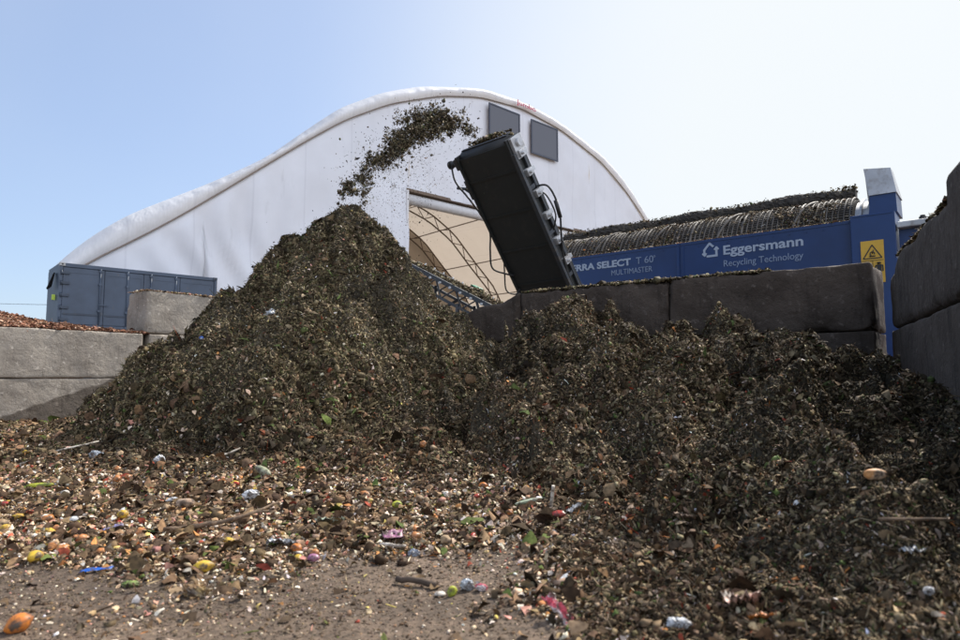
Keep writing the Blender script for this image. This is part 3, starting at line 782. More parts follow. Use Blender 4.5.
# warning sign on the post
b = MB(); b.box((6.24, -.118, 2.50), (6.60, -.1125, 3.27), bev=.002); sg = b.build('warning_sign', M_yellow, tr)
b = MB(); ys = -.123
tri = [(6.275, 2.945), (6.565, 2.945), (6.42, 3.19)]
for i in range(3): bar(b, tri[i], tri[(i + 1) % 3], .018, ys - .0004 * i, .004)
b.tube([(6.375, ys, 2.985), (6.465, ys, 2.985)], .012, 6); b.tube(ring_pts(0, 0, 0, .0, 3)[:0] or [(6.42 + .035 * math.cos(a), ys, 3.03 + .035 * math.sin(a)) for a in np.linspace(-.4, 4.2, 12)], .009, 5)
b.tube([(6.42, ys, 3.03), (6.44, ys, 3.10)], .008, 5)
bar(b, (6.25, 2.905), (6.59, 2.905), .008, ys, .004); bar(b, (6.42, 2.52), (6.42, 2.90), .006, ys, .004)
px0 = 6.515
b.tube([(px0, ys, 2.845), (px0, ys - .001, 2.866)], [.03, .03], 10)
b.tube([(px0 - .001, ys, 2.86), (px0, ys, 2.835)], .026, 10)
bar(b, (px0, 2.63), (px0, 2.825), .07, ys - .001, .004); bar(b, (px0 - .055, 2.80), (px0 - .055, 2.70), .02, ys, .004); bar(b, (px0 + .055, 2.80), (px0 + .055, 2.70), .02, ys, .004)
bar(b, (px0 - .06, 2.805), (px0 + .06, 2.805), .022, ys - .0015, .004)
bar(b, (px0 - .018, 2.64), (px0 - .018, 2.53), .028, ys, .004); bar(b, (px0 + .018, 2.64), (px0 + .018, 2.53), .028, ys, .004)
b.tube([(6.335, ys, 2.76), (6.335, ys - .002, 2.76)], .05, 14); bar(b, (6.29, 2.60), (6.38, 2.60), .02, ys, .004); bar(b, (6.335, 2.56), (6.335, 2.70), .02, ys - .001, .004)
b.build('pictogram', M_ink, sg)

# ------------------------------------------------------------------ discharge conveyor
Tp = Vector((-.01, 10.45, 4.68)); ax = Vector((.722, -.692, 0)); ad = Vector((.42, .43, -.80)).normalized()
ax = (ax - ad * ax.dot(ad)).normalized(); an = ax.cross(ad)
MC = Matrix(((ax.x, ad.x, an.x, Tp.x), (ax.y, ad.y, an.y, Tp.y), (ax.z, ad.z, an.z, Tp.z), (0, 0, 0, 1)))
cv = empty('discharge_conveyor', Tp); cv.matrix_world = MC
tag(cv, 'black discharge conveyor rising over the wall and throwing shredded waste onto the pile', 'conveyor')
HW = .55; LEN = 3.9
b = MB(); b.box((-HW, .12, -.02), (HW, LEN, .02), bev=.006)
for y in (.55, 1.25, 1.95, 2.65, 3.3): b.box((-HW + .02, y, -.035), (HW - .02, y + .035, -.021))
b.build('underside_sheet', M_under, cv)
for sx in (-1, 1):
    b = MB(); x0, x1 = (HW, HW + .045) if sx > 0 else (-HW - .045, -HW)
    b.box((x0, .05, -.06), (x1, LEN, .32), bev=.006); b.box((x0 - (.0 if sx < 0 else 0), .05, .30), (x1 + .03 * sx, LEN, .34)) if False else None
    b.build('side_beam', M_under, cv)
b = MB(); b.box((HW + .046, .30, -.09), (HW + .12, LEN, -.03), bev=.004); b.box((HW + .046, .2, .16), (HW + .10, LEN, .21), bev=.004)
for y in (.9, 1.75, 2.6, 3.3): b.box((HW + .047, y, -.03), (HW + .085, y + .07, .16))
b.build('guard_rail', M_greyp, cv)
b = MB(); b.tube([(-HW + .02, .16, .14), (HW - .02, .16, .14)], .145, 20); b.build('head_drum', M_black, cv)
b = MB(); b.box((-HW + .03, .16, .275), (HW - .03, LEN, .295)); b.box((-HW + .03, .0, .10), (HW - .03, .014, .18)); b.build('belt', M_black, cv)
for y, dx in ((.28, .0), (.62, .0), (1.0, .0), (1.42, 0), (1.9, 0), (2.3, 0)):
    b = MB(); b.box((HW + .046, y, .02), (HW + .16, y + .12, .15), bev=.01); b.box((HW + .06, y + .02, .15), (HW + .13, y + .09, .28), bev=.006)
    b.tube([(HW + .05, y + .06, .07), (HW + .22, y + .06, .07)], .028, 10); b.build('roller_bracket', M_galv, cv)
b = MB(); b.box((HW + .046, .06, .0), (HW + .11, .42, .30), bev=.01); b.tube([(HW + .05, .17, .14), (HW + .17, .17, .14)], .07, 14); b.build('drum_bearing', M_galv, cv)
b = MB(); b.tube([(-HW - .04, .18, .13), (-HW - .22, .18, .13)], .085, 14); b.tube([(-HW - .22, .18, .13), (-HW - .34, .18, .13)], .06, 12)
b.box((-HW - .20, .10, .04), (-HW - .05, .30, .22), bev=.01); b.build('hydraulic_motor', M_greyp, cv)
b = MB(); b.tube([(-HW - .34, .18, .13), (-HW - .39, .18, .13)], .075, 12); b.build('motor_cap', M_black, cv)
b = MB(); b.tube([(-HW - .03, .62, .02), (-HW - .16, .64, .0), (-HW - .34, .58, .0)], .028, 8); b.tube([(-HW - .03, .85, .04), (-HW - .18, .64, .0)], .022, 8)
b.box((-HW - .12, .50, -.02), (-HW - .045, .86, .10), bev=.01); b.build('fold_arm', M_greyp, cv)
def hose(pts, r=.017):
    P = [Vector(p) for p in pts]; out = []
    for i in range(len(P) - 1):
        p0, p1, p2, p3 = P[max(i - 1, 0)], P[i], P[i + 1], P[min(i + 2, len(P) - 1)]
        for k in range(6):
            t = k / 6
            out.append(.5 * ((2 * p1) + (-p0 + p2) * t + (2 * p0 - 5 * p1 + 4 * p2 - p3) * t * t + (-p0 + 3 * p1 - 3 * p2 + p3) * t ** 3))
    out.append(P[-1]); b = MB(); b.tube(out, r, 7); return b.build('hose', M_black, cv)
hose([(-HW - .30, .20, .06), (-HW - .26, .45, -.06), (-HW - .13, .80, -.07), (-HW - .06, 1.15, -.04), (-HW - .05, 1.5, -.02), (-HW - .16, 1.85, -.12), (-HW - .20, 2.15, -.22), (-HW - .05, 2.35, -.12), (-HW + .05, 2.45, -.04)])
hose([(-HW - .02, 2.1, -.03), (-HW - .09, 2.35, -.10), (-HW - .14, 2.65, -.20), (-HW - .05, 2.80, -.12), (-HW + .04, 2.75, -.04)], .014)
hose([(HW + .12, .95, .10), (HW + .30, 1.0, .16), (HW + .36, 1.25, .16), (HW + .34, 1.55, .12), (HW + .24, 1.9, .06), (HW + .12, 2.4, .0), (HW + .10, 2.9, .0)])
hose([(HW + .15, 1.05, .10), (HW + .26, 1.15, .10), (HW + .28, 1.5, .1), (HW + .14, 1.75, .06)], .014)
b = MB(); b.tube([(HW + .35, 1.28, .15), (HW + .33, 1.58, .12)], .034, 10); b.build('valve_block', M_black, cv)

M_dirtbelt = painted('dirty_belt', (.03, .025, .02), .9, (.08, .06, .045), (.45, .6)); M_dirtbelt.node_tree.nodes['Principled BSDF'].inputs['Specular IOR Level'].default_value = .1
# ------------------------------------------------------------------ small grey conveyor below the doorway
gc = empty('grey_conveyor', (-2.17, 25, 0))
tag(gc, 'grey lattice conveyor sloping down in front of the hall doorway', 'conveyor')
p0 = Vector((-.75, .6, 5.35)); p1 = Vector((5.4, -4.3, 1.6)); dr = (p1 - p0).normalized(); sd = dr.cross(Vector((0, 0, 1))).normalized(); up = sd.cross(dr)
MG = Matrix(((dr.x, sd.x, up.x, p0.x), (dr.y, sd.y, up.y, p0.y), (dr.z, sd.z, up.z, p0.z), (0, 0, 0, 1))); LG = (p1 - p0).length
for sy in (-.55, .47):
    b = MB(); b.box((0, sy, 0), (LG, sy + .08, .16), MG); b.box((0, sy, -.55), (LG, sy + .08, -.45), MG)
    for k in range(int(LG / .55)):
        x = k * .55; a = (x, sy + .04, -.5) if k % 2 else (x, sy + .04, .05); c = (x + .55, sy + .04, .05) if k % 2 else (x + .55, sy + .04, -.5)
        b.tube([MG @ Vector(a), MG @ Vector(c)], .03, 5, cap=False)
    b.build('side_frame', M_greyp, gc)
b = MB(); b.box((.1, -.46, .06), (LG - .1, .46, .10), MG); b.build('belt', M_dirtbelt, gc)
for k in range(14):
    b = MB(); x = .3 + k * .55; b.tube([MG @ Vector((x, -.6, .02)), MG @ Vector((x, .6, .02))], .05, 8); b.tube([MG @ Vector((x, -.62, .0)), MG @ Vector((x, -.7, .2))], .03, 6); b.build('roller', M_galv, gc)
for x in (1.4, 3.6):
    b = MB(); a = MG @ Vector((x, -.5, -.4)); c = MG @ Vector((x, .5, -.4))
    b.tube([a, (a.x, a.y, .0)], .07, 8); b.tube([c, (c.x, c.y, 0)], .07, 8); b.tube([(a.x, a.y, .6), (c.x, c.y, 2)], .04, 6)
    b.tube([MG @ Vector((x + 1.4, -.5, -.4)), (a.x, a.y, a.z - 1.1)], .06, 8); b.build('support_leg', M_greyp, gc)
b = MB(); b.box((3.0, -.85, -.1), (3.45, -.56, .28), MG, bev=.04); b.build('motor', M_green, gc)

# ------------------------------------------------------------------ overhead wire
b = MB(); b.tube([(-75 + i * 3.2, 66 - i * .9, 8.8 - .16 * i + .004 * (i - 10) ** 2) for i in range(21)], .018, 5)
tag(b.build('overhead_wire', M_black), 'thin dark overhead wire crossing the sky left of the container', 'wire')

# ------------------------------------------------------------------ ground, pile, heap
def in_yard(x, y):
    """1 in front of the three walls"""
    bx = (x - 4.52) * .59 + (y - 7.3) * .81                       # behind the dark wall
    bs = (x - 4.52) * .81 - (y - 7.3) * .59
    ok = ~((bx > .12) & (bs > -7.1) & (bs < .0)) & ~((bx > .9) & (bs > -7.1))
    rx = (x - 4.84) * .9 - (y - 7.5) * .435
    ok &= ~(rx > .12)
    lx = -(x + 7.4) * .8 + (y - 9.8) * .6; ls = (x + 7.4) * .6 + (y - 9.8) * .8
    ok &= ~((lx > .12) & (ls < 4.4))
    return ok
NY, NX = 620, 620
Yg = 1.0 * (13.5 / 1.0) ** (np.arange(NY) / (NY - 1)); Ug = np.linspace(-1.25, 1.05, NX)
GX = (Yg[:, None] * Ug[None, :]); GY = np.repeat(Yg[:, None], NX, 1)
GH, GP = surf(GX, GY)
idx = (np.arange(NY - 1)[:, None] * NX + np.arange(NX - 1)[None, :]).ravel()
quads = np.stack([idx, idx + 1, idx + NX + 1, idx + NX], 1)
fx, fy, fh = [a.ravel()[quads].mean(1) for a in (GX, GY, GH)]; fp = GP.ravel()[quads].mean(1) > .5
keep = in_yard(fx, fy)
cls = np.where(fh + (fbm(fx, fy, 3, 2, 77) - .5) * .06 > .13, np.where(fp, 1, 2), 0)
VV = np.stack([GX.ravel(), GY.ravel(), GH.ravel()], 1)
nn = fbm(GX, GY, 7, 4, 61).ravel()[:, None]; n2 = fbm(GX, GY, 1.1, 3, 63).ravel()[:, None]
dm = debris_mask(GX, GY).ravel()[:, None]
col_g = np.array([.150, .104, .070]) * (.75 + .5 * nn) * (.55 + .8 * n2) * (1 - .3 * dm) * (1 - .25 * sstep(.52, .62, fbm(GX * .35 + GY * .2, GY * 1.6, 1.5, 4, 171)).ravel()[:, None])
col_w = np.array([.070, .058, .040]) * .75 * (.3 + 1.4 * fbm(GX, GY, 24, 2, 67).ravel()[:, None]) * (.5 + nn)

GPos = np.stack([GX, GY, GH], -1)
_du = np.gradient(GPos, axis=1); _dv = np.gradient(GPos, axis=0); GN = np.cross(_du, _dv)
GN /= np.linalg.norm(GN, axis=-1, keepdims=True); GN[GN[..., 2] < 0] *= -1
GD = debris_mask(GX, GY); GC = np.where(GH + (fbm(GX, GY, 3, 2, 77) - .5) * .06 > .13, np.where(GP, 1, 2), 0)
def sample(n, ymin=1.35, ymax=12.6, umin=-.98, umax=.86):
    """points spread evenly over the real surface, steep faces included, a little denser near by"""
    u = rng.uniform(umin, umax, n); y = rng.uniform(ymin, ymax, n)
    fi = np.log(y) / math.log(13.5) * (NY - 1); fj = (u + 1.25) / 2.30 * (NX - 1)
    i = fi.astype(int); j = fj.astype(int); a = (fi - i)[:, None]; b = (fj - j)[:, None]
    bl = lambda G: (G[i, j] * (1 - a) + G[i + 1, j] * a) * (1 - b) + (G[i, j + 1] * (1 - a) + G[i + 1, j + 1] * a) * b
    nr = bl(GN); nr /= np.linalg.norm(nr, axis=1, keepdims=True)
    x = u * y; ok = in_yard(x, y) & (rng.random(n) < np.minimum(1, .40 / np.maximum(nr[:, 2], .12)))
    h = bl(GH[..., None])[:, 0]; d = bl(GD[..., None])[:, 0]
    return x[ok], y[ok], h[ok], nr[ok], GC[i, j][ok], d[ok]
def clump(x, y, f, seed): return fbm(x, y, f, 3, seed)
xs_, ys_, hs_, nr_, cl_, dmk = sample(3500000)
toe = sstep(1.0, .25, hs_)                                       # coarse scraps roll to the foot
layers = {0: [], 1: [], 2: []}
def emit(sel, kind, L0, W0, lift, palname, layer, up=.3, sig=.5):
    P = np.stack([xs_, ys_, hs_], 1)[sel]; nr = nr_[sel]; n = len(P)
    if n == 0: return
    Ls = L0 * np.exp(rng.normal(-.2, sig, n)) * sc_w[sel]; Ls = np.minimum(Ls, L0 * 3.0) * np.clip(.42 + P[:, 1] * .085, .5, 1.0) * fine_[sel]
    P = P + nr * (Ls * up * rng.uniform(0, .6, n))[:, None]
    C = pal(palname, n) * tint_[sel][:, None]
    lum_ = C.mean(1); Ls = np.where(lum_ > .30, np.minimum(Ls, .95 * L0), np.where(lum_ > .16, np.minimum(Ls, 1.4 * L0), Ls))
    if kind == 'f': layers[layer].append(flakes(P, nr, Ls, Ls * W0 * rng.uniform(.6, 1.5, n), lift, C))
    elif kind == 't': layers[layer].append(twigs(P, nr, Ls * 2, W0 * rng.uniform(.6, 1.5, n), lift, C))
    else: layers[layer].append(chunks(P, nr, Ls * W0, C))
tint_ = .32 + 1.5 * fbm(xs_, ys_, 1.4, 3, 161) * (.6 + .8 * fbm(xs_, ys_, 6.0, 2, 163))
tint_ = np.where(cl_ == 0, .75 + .35 * tint_, np.where(cl_ == 1, tint_ * 1.08, tint_)); sc_w = np.where(cl_ == 0, 1.15, 1.0)
fq = fbm(xs_, ys_, 2.4, 3, 131); fine_ = np.where(cl_ == 0, .85, .68) + np.where(cl_ == 0, .45, .60) * sstep(.36, .62, fq)
r_ = rng.random(len(xs_)); r2 = rng.random(len(xs_))
# conical pile: fine fibrous shreds, a few bigger chips lower down
pm = cl_ == 1
emit(pm & (r_ < .45), 'f', .040, .22, .7, 'dark', 1)
emit(pm & (r_ >= .45) & (r_ < .80), 't', .034, .0034, .65, 'dark', 1)
emit(pm & (r_ >= .80) & (r_ < .93), 'c', .030, .8, .3, 'dark', 1)
emit(pm & (r_ >= .93) & (r2 < .15 + .85 * toe), 'f', .055, .5, .5, 'scrap', 1)
# heap against the wall
hm = cl_ == 2
near = sstep(5.0, 2.5, ys_) * sstep(1.4, .4, xs_)
left = sstep(1.6, -.4, xs_) * sstep(6.2, 5.0, ys_)
lf = hm & (r2 < .45 * near + .55 * left)
rest = hm & ~lf
emit(lf & (r_ < .62), 'f', .036, .40, .5, 'leaf', 2)
emit(lf & (r_ >= .62) & (r_ < .8), 't', .028, .0026, .5, 'leaf', 2)
emit(lf & (r_ >= .8), 'c', .022, .8, .3, 'dark', 2)
emit(rest & (r_ < .45), 'f', .036, .24, .65, 'heap', 2)
emit(rest & (r_ >= .45) & (r_ < .72), 't', .032, .0032, .6, 'heap', 2)
emit(rest & (r_ >= .72) & (r_ < .90), 'c', .028, .8, .3, 'dark', 2)
emit(rest & (r_ >= .90), 'f', .042, .42, .5, 'heap', 2)
# loose scraps on the ground
gm = (cl_ == 0) & (r2 < .008 + .97 * dmk ** 2 * (.35 + .65 * sstep(.35, .55, fbm(xs_, ys_, 2.2, 3, 91))))
gR_ = gm & (xs_ > .35 + .3 * (fq - .5)); gm = gm & ~gR_
emit(gR_ & (r_ < .45), 'f', .028, .38, .5, 'leaf', 0)
emit(gR_ & (r_ > .45) & (r_ < .75), 't', .028, .0026, .5, 'heap', 0)
emit(gR_ & (r_ > .75), 'c', .022, .8, .3, 'heap', 0)
emit(gm & (r_ < .42), 'f', .030, .45, .45, 'scrap', 0)
emit(gm & (r_ >= .984), 'c', .048, .8, .3, 'scrap', 0)
emit(gm & (r_ >= .42) & (r_ < .55), 't', .030, .0026, .30, 'scrap', 0)
emit(gm & (r_ >= .55) & (r_ < .78), 'c', .024, .8, .3, 'scrap', 0)
emit(gm & (r_ >= .78) & (r2 < .35), 'f', .046, .5, .5, 'scrap', 0)
emit((cl_ == 0) & (dmk < .4) & (r_ > .965), 'c', .011, .9, .2, 'scrap', 0)

emit((cl_ == 0) & (dmk < .75) & (r_ < .17), 'c', .008, .9, .2, 'dirt', 0, up=.0)
emit((cl_ == 0) & (dmk < .75) & (r_ >= .45) & (r_ < .50), 't', .014, .0012, .2, 'dirt', 0)
def base_part(c, colr):
    q = quads[keep & (cls == c)]; used = np.unique(q); mp = np.full(len(VV), -1); mp[used] = np.arange(len(used))
    return VV[used], mp[q], colr[used]
b0 = base_part(0, col_g); b1 = base_part(1, col_w); b2 = base_part(2, col_w)
M_dirt = attr_mat('trodden_dirt', .85, .35)
tag(np_mesh('ground', b0[0], [b0[1]], b0[2], M_dirt, smooth=True), kind='structure')
def waste(name, parts, label, cat):
    V, F, C = merge(parts)
    return tag(np_mesh(name, V, [F], C, M_attr), label, cat, kind='stuff')
waste('compost_pile', [b1] + layers[1], 'tall conical pile of dark shredded green waste under the conveyor', 'compost pile')
waste('waste_heap', [b2] + layers[2], 'broad lumpy heap of dark brown food and garden waste against the dark wall', 'waste heap')
waste('loose_scraps', layers[0], 'loose food scraps, leaves and chips scattered over the dirt in the foreground', 'food scraps')

# ------------------------------------------------------------------ crusts of waste on wall tops, drum and conveyor tip
def crust(P, nr, L0, palname, parts, wid=.5, frac=(.5, .2)):
    n = len(P); r = rng.random(n); a = r < frac[0]; b = (r >= frac[0]) & (r < frac[0] + frac[1]); c = ~(a | b)
    Ls = L0 * np.exp(rng.normal(0, .45, n)); C = pal(palname, n)
    parts.append(flakes(P[a], nr[a], Ls[a], Ls[a] * wid, .5, C[a])); parts.append(twigs(P[b], nr[b], Ls[b] * 1.8, np.full(b.sum(), .003), .5, C[b]))
    parts.append(chunks(P[c], nr[c], Ls[c] * .9, C[c]))
Zs = lambda n: np.repeat(np.array([[0, 0, 1.0]]), n, 0)
def wall_crust(fr, z, x0, x1, n, hmax, name, label, palname='dark', d0=.02, d1=.75, L0=.028):
    x = rng.uniform(x0, x1, n); d = rng.uniform(0, 1, n) ** 1.4 * (d1 - d0) + d0
    hh = hmax * np.clip(fbm(x, d * 2, 3.5, 3, 19) * 1.9 - .45, 0, 1) * sstep(d0 - .03, d0 + .15, d) * sstep(x0, x0 + .15, x) * sstep(x1, x1 - .15, x)
    px, py = fr(x, d); P = np.stack([px, py, z + rng.random(n) * hh + .006], 1); parts = []
    crust(P, Zs(n), L0, palname, parts)
    V, F, C = merge(parts); return tag(np_mesh(name, V, [F], C, M_attr), label, 'waste', kind='stuff')
wall_crust(frB, zb + 2.395, -4.78, -1.1, 20000, .055, 'wall_top_waste', 'thin dirty crust of shreds along the top of the dark wall')
wall_crust(frR, zb + 2.41, .5, 3.2, 5000, .03, 'wall_top_waste', 'fine dirt and shreds on top of the far right block')
wall_crust(frL, 2.392, 2.2, 4.2, 5000, .05, 'wall_top_waste', 'pale dusty crust on top of the raised streaked block', 'scrap', L0=.02)
# wood chips behind the left wall
n = 60000
s_, d_ = rng.uniform(-3.2, 2.3, n), rng.uniform(0, 1, n) ** 1.3 * 2.6 + .03
def chip_h(s, d): return .24 + .80 * sstep(2.2, -2.6, s) * sstep(.0, 1.6, d) + .10 * (fbm(s, d, 2.3, 3, 71) - .5)
hz = 1.6 + (chip_h(s_, d_) - .19) * sstep(.0, .25, d_) * sstep(2.3, 1.9, s_)
px, py = frL(s_, d_)
parts = []; crust(np.stack([px, py, hz + rng.random(n) * .02], 1), Zs(n), .035, 'chips', parts, .45, (.6, .25))
gs, gd = np.meshgrid(np.linspace(-3.2, 2.3, 90), np.linspace(.02, 2.7, 50), indexing='ij')
gh = 1.6 + (chip_h(gs, gd) - .19) * sstep(.0, .25, gd) * sstep(2.3, 1.9, gs) - .012
gx, gy = frL(gs, gd); i_ = (np.arange(89)[:, None] * 50 + np.arange(49)).ravel()
base = (np.stack([gx.ravel(), gy.ravel(), gh.ravel()], 1), np.stack([i_, i_ + 1, i_ + 51, i_ + 50], 1), np.repeat(np.array([[.10, .05, .03]]), gx.size, 0))
nb0 = 90 * 50; rim = [k * 50 + 49 for k in range(90)]
V, F, C = merge([base] + parts)
# skirts down to the ground so that the mound is solid
rimv = base[0][rim].copy(); rimv[:, 2] = -.02; m0 = len(V); V = np.concatenate([V, rimv]); C = np.concatenate([C, np.repeat(np.array([[.10, .05, .03]]), 90, 0)])
F = np.concatenate([F, np.array([[rim[k], rim[k + 1], m0 + k + 1, m0 + k] for k in range(89)])])
tag(np_mesh('wood_chips', V, [F], C, M_attr), 'red-brown wood chips heaped behind and over the left wall', 'wood chips', kind='stuff')
# dirt on the drum (part of the machine)
n = 30000; a = rng.uniform(.15 * PI, 1.05 * PI, n); x = rng.uniform(-1.5, 6.0, n)
kp = rng.random(n) < .12 + .88 * sstep(.50, .62, fbm(x, a * 1.2, 1.6, 4, 23)); a, x = a[kp], x[kp]; n = len(a)
nr = np.stack([np.zeros(n), np.cos(a), np.sin(a)], 1)
P = np.stack([x, DY + np.cos(a) * (DR + .01), DZc + np.sin(a) * (DR + .01)], 1) + nr * rng.uniform(0, .03, (n, 1))
parts = []; crust(P, nr, .026, 'heap', parts)
x = rng.uniform(-1.5, 6.0, 4000); parts2 = []; crust(np.stack([x, 1.42 + rng.normal(0, .09, 4000), 4.58 + rng.uniform(.0, .14, 4000)], 1), Zs(4000), .03, 'dark', parts2)
x = rng.uniform(-1.5, 6.0, 2500); crust(np.stack([x, rng.uniform(.0, .07, 2500), np.full(2500, 3.728)], 1), Zs(2500), .022, 'scrap', parts2)
V, F, C = merge(parts + parts2); np_mesh('caked_dirt', V, [F], C, M_attr, tr)
# waste in the feed hopper
n = 5000; x = rng.uniform(7.0, 9.5, n); y = rng.uniform(.35, 1.8, n); hh = .42 * np.exp(-((x - 7.9) / .8) ** 2) * np.exp(-((y - 1.0) / .5) ** 2)
parts = []; crust(np.stack([x, y, 3.41 + hh * rng.random(n) ** .4], 1), Zs(n), .06, 'leaf', parts)
V, F, C = merge(parts); o = np_mesh('hopper_waste', V, [F], C, M_attr); o.location = tr.location; o.rotation_euler = tr.rotation_euler
tag(o, 'brown waste lying in the feed hopper at the far right', 'waste', kind='stuff')
# waste on the grey conveyor
n = 5000; x = rng.uniform(.1, LG - .2, n); P = np.stack([x, rng.normal(0, .22, n), .11 + rng.random(n) * .28 * fbm(x, x * 0, 1.6, 3, 7) ** 2 * 2], 1)
P = np.array([tuple(MG @ Vector(p)) for p in P]); parts = []; crust(P, Zs(n), .055, 'dark', parts); V, F, C = merge(parts)
o = np_mesh('conveyor_waste', V, [F], C, M_attr); o.location = gc.location; tag(o, 'dark waste riding on the small grey conveyor before the doorway', 'waste', kind='stuff')
# shreds lying on the belt tip
n = 3200; a = rng.normal(-.1, .26, n).clip(-.5, .5); b_ = rng.uniform(-.05, .5, n)
P = np.stack([a, b_, .30 + rng.random(n) ** 1.3 * .30 * np.exp(-(((a + .15) / .35) ** 2)) * (1 - .5 * rng.random(n))], 1)
P = np.array([tuple(MC @ Vector(p)) for p in P]); parts = []; crust(P, Zs(n), .034, 'dark', parts)
V, F, C = merge(parts); tag(np_mesh('belt_load', V, [F], C, M_attr), 'ragged clump of shreds tipping over the end of the black conveyor', 'waste', kind='stuff')

# ------------------------------------------------------------------ waste flying off the belt
CL = [(-.10, 10.25, 4.94, .10, .05, 160),  # x, y, z, spread along, spread across, count
 (-.34, 10.15, 4.99, .13, .035, 260), (-.42, 10.1, 5.02, .14, .045, 500), (-.55, 10.05, 5.08, .13, .09, 1000), (-.72, 10.0, 5.08, .13, .12, 1500), (-.9, 9.95, 5.02, .14, .13, 1700),
 (-.80, 9.95, 4.86, .12, .08, 700), (-1.06, 9.9, 4.90, .12, .13, 1500), (-1.20, 9.85, 4.72, .12, .12, 1300), (-1.32, 9.8, 4.55, .10, .09, 1000), (-1.20, 9.82, 4.60, .08, .07, 400),
 (-1.48, 9.7, 4.36, .12, .06, 800), (-1.66, 9.65, 4.24, .09, .06, 600), (-1.38, 9.72, 4.30, .10, .05, 260), (-1.80, 9.6, 3.98, .09, .06, 420), (-1.95, 9.5, 3.86, .09, .06, 500), (-2.02, 9.45, 3.74, .07, .04, 260), (-1.75, 9.55, 3.78, .08, .07, 220),
 (-1.9, 9.4, 3.5, .22, .12, 300)]
parts = []
for (x, y, z, sa, sc2, n) in CL:
    d = np.array([.75, .12, .55]) if x < -.6 else np.array([1, .15, .05]); d = d / np.linalg.norm(d)
    w_ = np.array([-d[2], 0, d[0]])
    # each cloud is broken into small clods
    n = int(n * 1.5); nc = max(6, n // 30); cc = rng.normal(size=(nc, 1)) * sa * d + rng.normal(size=(nc, 1)) * sc2 * w_ + rng.normal(size=(nc, 3)) * .03
    z = z - .13; n = int(n * 1.0); k = rng.integers(0, nc, n); P = np.array([x, y, z]) + cc[k] + rng.normal(size=(n, 3)) * rng.uniform(.008, .04, (nc, 1))[k] * 1.1
    nr = rng.normal(size=(n, 3)); nr /= np.linalg.norm(nr, axis=1, keepdims=True)
    crust(P, nr, .021, 'dark', parts, .5, (.55, .25))
n = 900; t = rng.random(n); P = np.stack([-.5 - 1.5 * t, 10.1 - .6 * t, 5.0 - 1.25 * t ** 1.6], 1) + rng.normal(size=(n, 3)) * np.array([.22, .15, .20])
nr = rng.normal(size=(n, 3)); nr /= np.linalg.norm(nr, axis=1, keepdims=True); crust(P, nr, .020, 'dark', parts, .55)
n = 2600; P = np.stack([-1.25 + rng.normal(0, .42, n), np.full(n, 9.75) + rng.normal(0, .25, n), 4.0 + rng.normal(0, .52, n)], 1)
P = P[(P[:, 2] < 4.95 + (P[:, 0] + .7) * .9)]; n = len(P)
nr = rng.normal(size=(n, 3)); nr /= np.linalg.norm(nr, axis=1, keepdims=True); crust(P, nr, .0095, 'dark', parts, .6)
n = 260; P = np.stack([rng.normal(-2.7, .45, n), rng.uniform(9.0, 9.8, n), np.zeros(n)], 1); P[:, 2] = 3.3 - (P[:, 0] + 1.9) * -1.0 + rng.gamma(2, .10, n)
nr = rng.normal(size=(n, 3)); nr /= np.linalg.norm(nr, axis=1, keepdims=True); crust(P, nr, .012, 'dark', parts, .6)
V, F, C = merge(parts)
tag(np_mesh('flying_waste', V, [F], C, M_fall), 'spray of dark shreds thrown in an arc from the conveyor to the pile top', 'flying waste', kind='stuff')

# ------------------------------------------------------------------ single pieces of litter and produce
def skin(name, a, b, rough=.5, lo=.4, hi=.7, scale=30, spec=.35):
    m = mat(name, a, rough, spec=spec); c = noise_mix(m, a, b, scale, lo, hi, 5); c = noise_mix(m, c, (.075, .052, .036), 26, .44, .60, 8, seed=3)
    return finish(m, c, bump(m, 60, .3, .003))
K_lemon = skin('lemon_peel', (.62, .42, .04), (.50, .26, .03)); K_potato = skin('potato_skin', (.36, .25, .14), (.22, .14, .08), .7)
K_onion = skin('onion_skin', (.52, .22, .07), (.36, .12, .04), .4); K_orange = skin('orange_peel', (.62, .20, .03), (.45, .12, .02))
K_red = skin('tomato_skin', (.42, .05, .03), (.28, .03, .02), .3); K_purple = skin('red_onion_skin', (.30, .10, .20), (.48, .26, .34), .4)
K_white = skin('white_plastic', (.62, .62, .62), (.42, .40, .38), .45, .5, .75, 12); K_clear = skin('cloudy_film', (.42, .45, .48), (.22, .22, .22), .25, .4, .7, 14)
K_pinkp = skin('pink_print', (.62, .10, .14), (.72, .62, .60), .4, .48, .54, 9); K_redp = skin('red_print', (.45, .03, .04), (.65, .55, .52), .4, .52, .58, 10)
K_bluep = skin('blue_print', (.03, .13, .50), (.50, .55, .65), .4, .56, .60, 12); K_green = skin('fresh_green', (.16, .24, .05), (.26, .30, .10), .6)
K_yg = skin('yellow_green', (.48, .48, .05), (.20, .30, .05), .6); K_wood = skin('dry_wood', (.24, .16, .10), (.12, .08, .05), .85); K_dwood = skin('dark_wood', (.10, .07, .05), (.05, .035, .025), .85)
K_straw = skin('pale_straw', (.55, .50, .42), (.34, .28, .22), .6); K_leaf = skin('dry_leaf', (.42, .30, .21), (.26, .16, .10), .8); K_pink = skin('pale_pink_flesh', (.62, .40, .32), (.46, .26, .20), .5)
K_brown = skin('brown_film', (.22, .13, .06), (.36, .26, .12), .3, .45, .6, 12); K_shell = skin('egg_shell', (.66, .60, .52), (.50, .42, .34), .6); K_grey = skin('grey_film', (.26, .29, .34), (.40, .42, .46), .35)
K_greyg = skin('courgette_skin', (.26, .28, .17), (.40, .38, .26), .6); K_lidb = skin('violet_film', (.22, .20, .42), (.40, .38, .55), .4); K_ltgreen = skin('pale_leaf_green', (.30, .36, .24), (.50, .52, .42), .6)

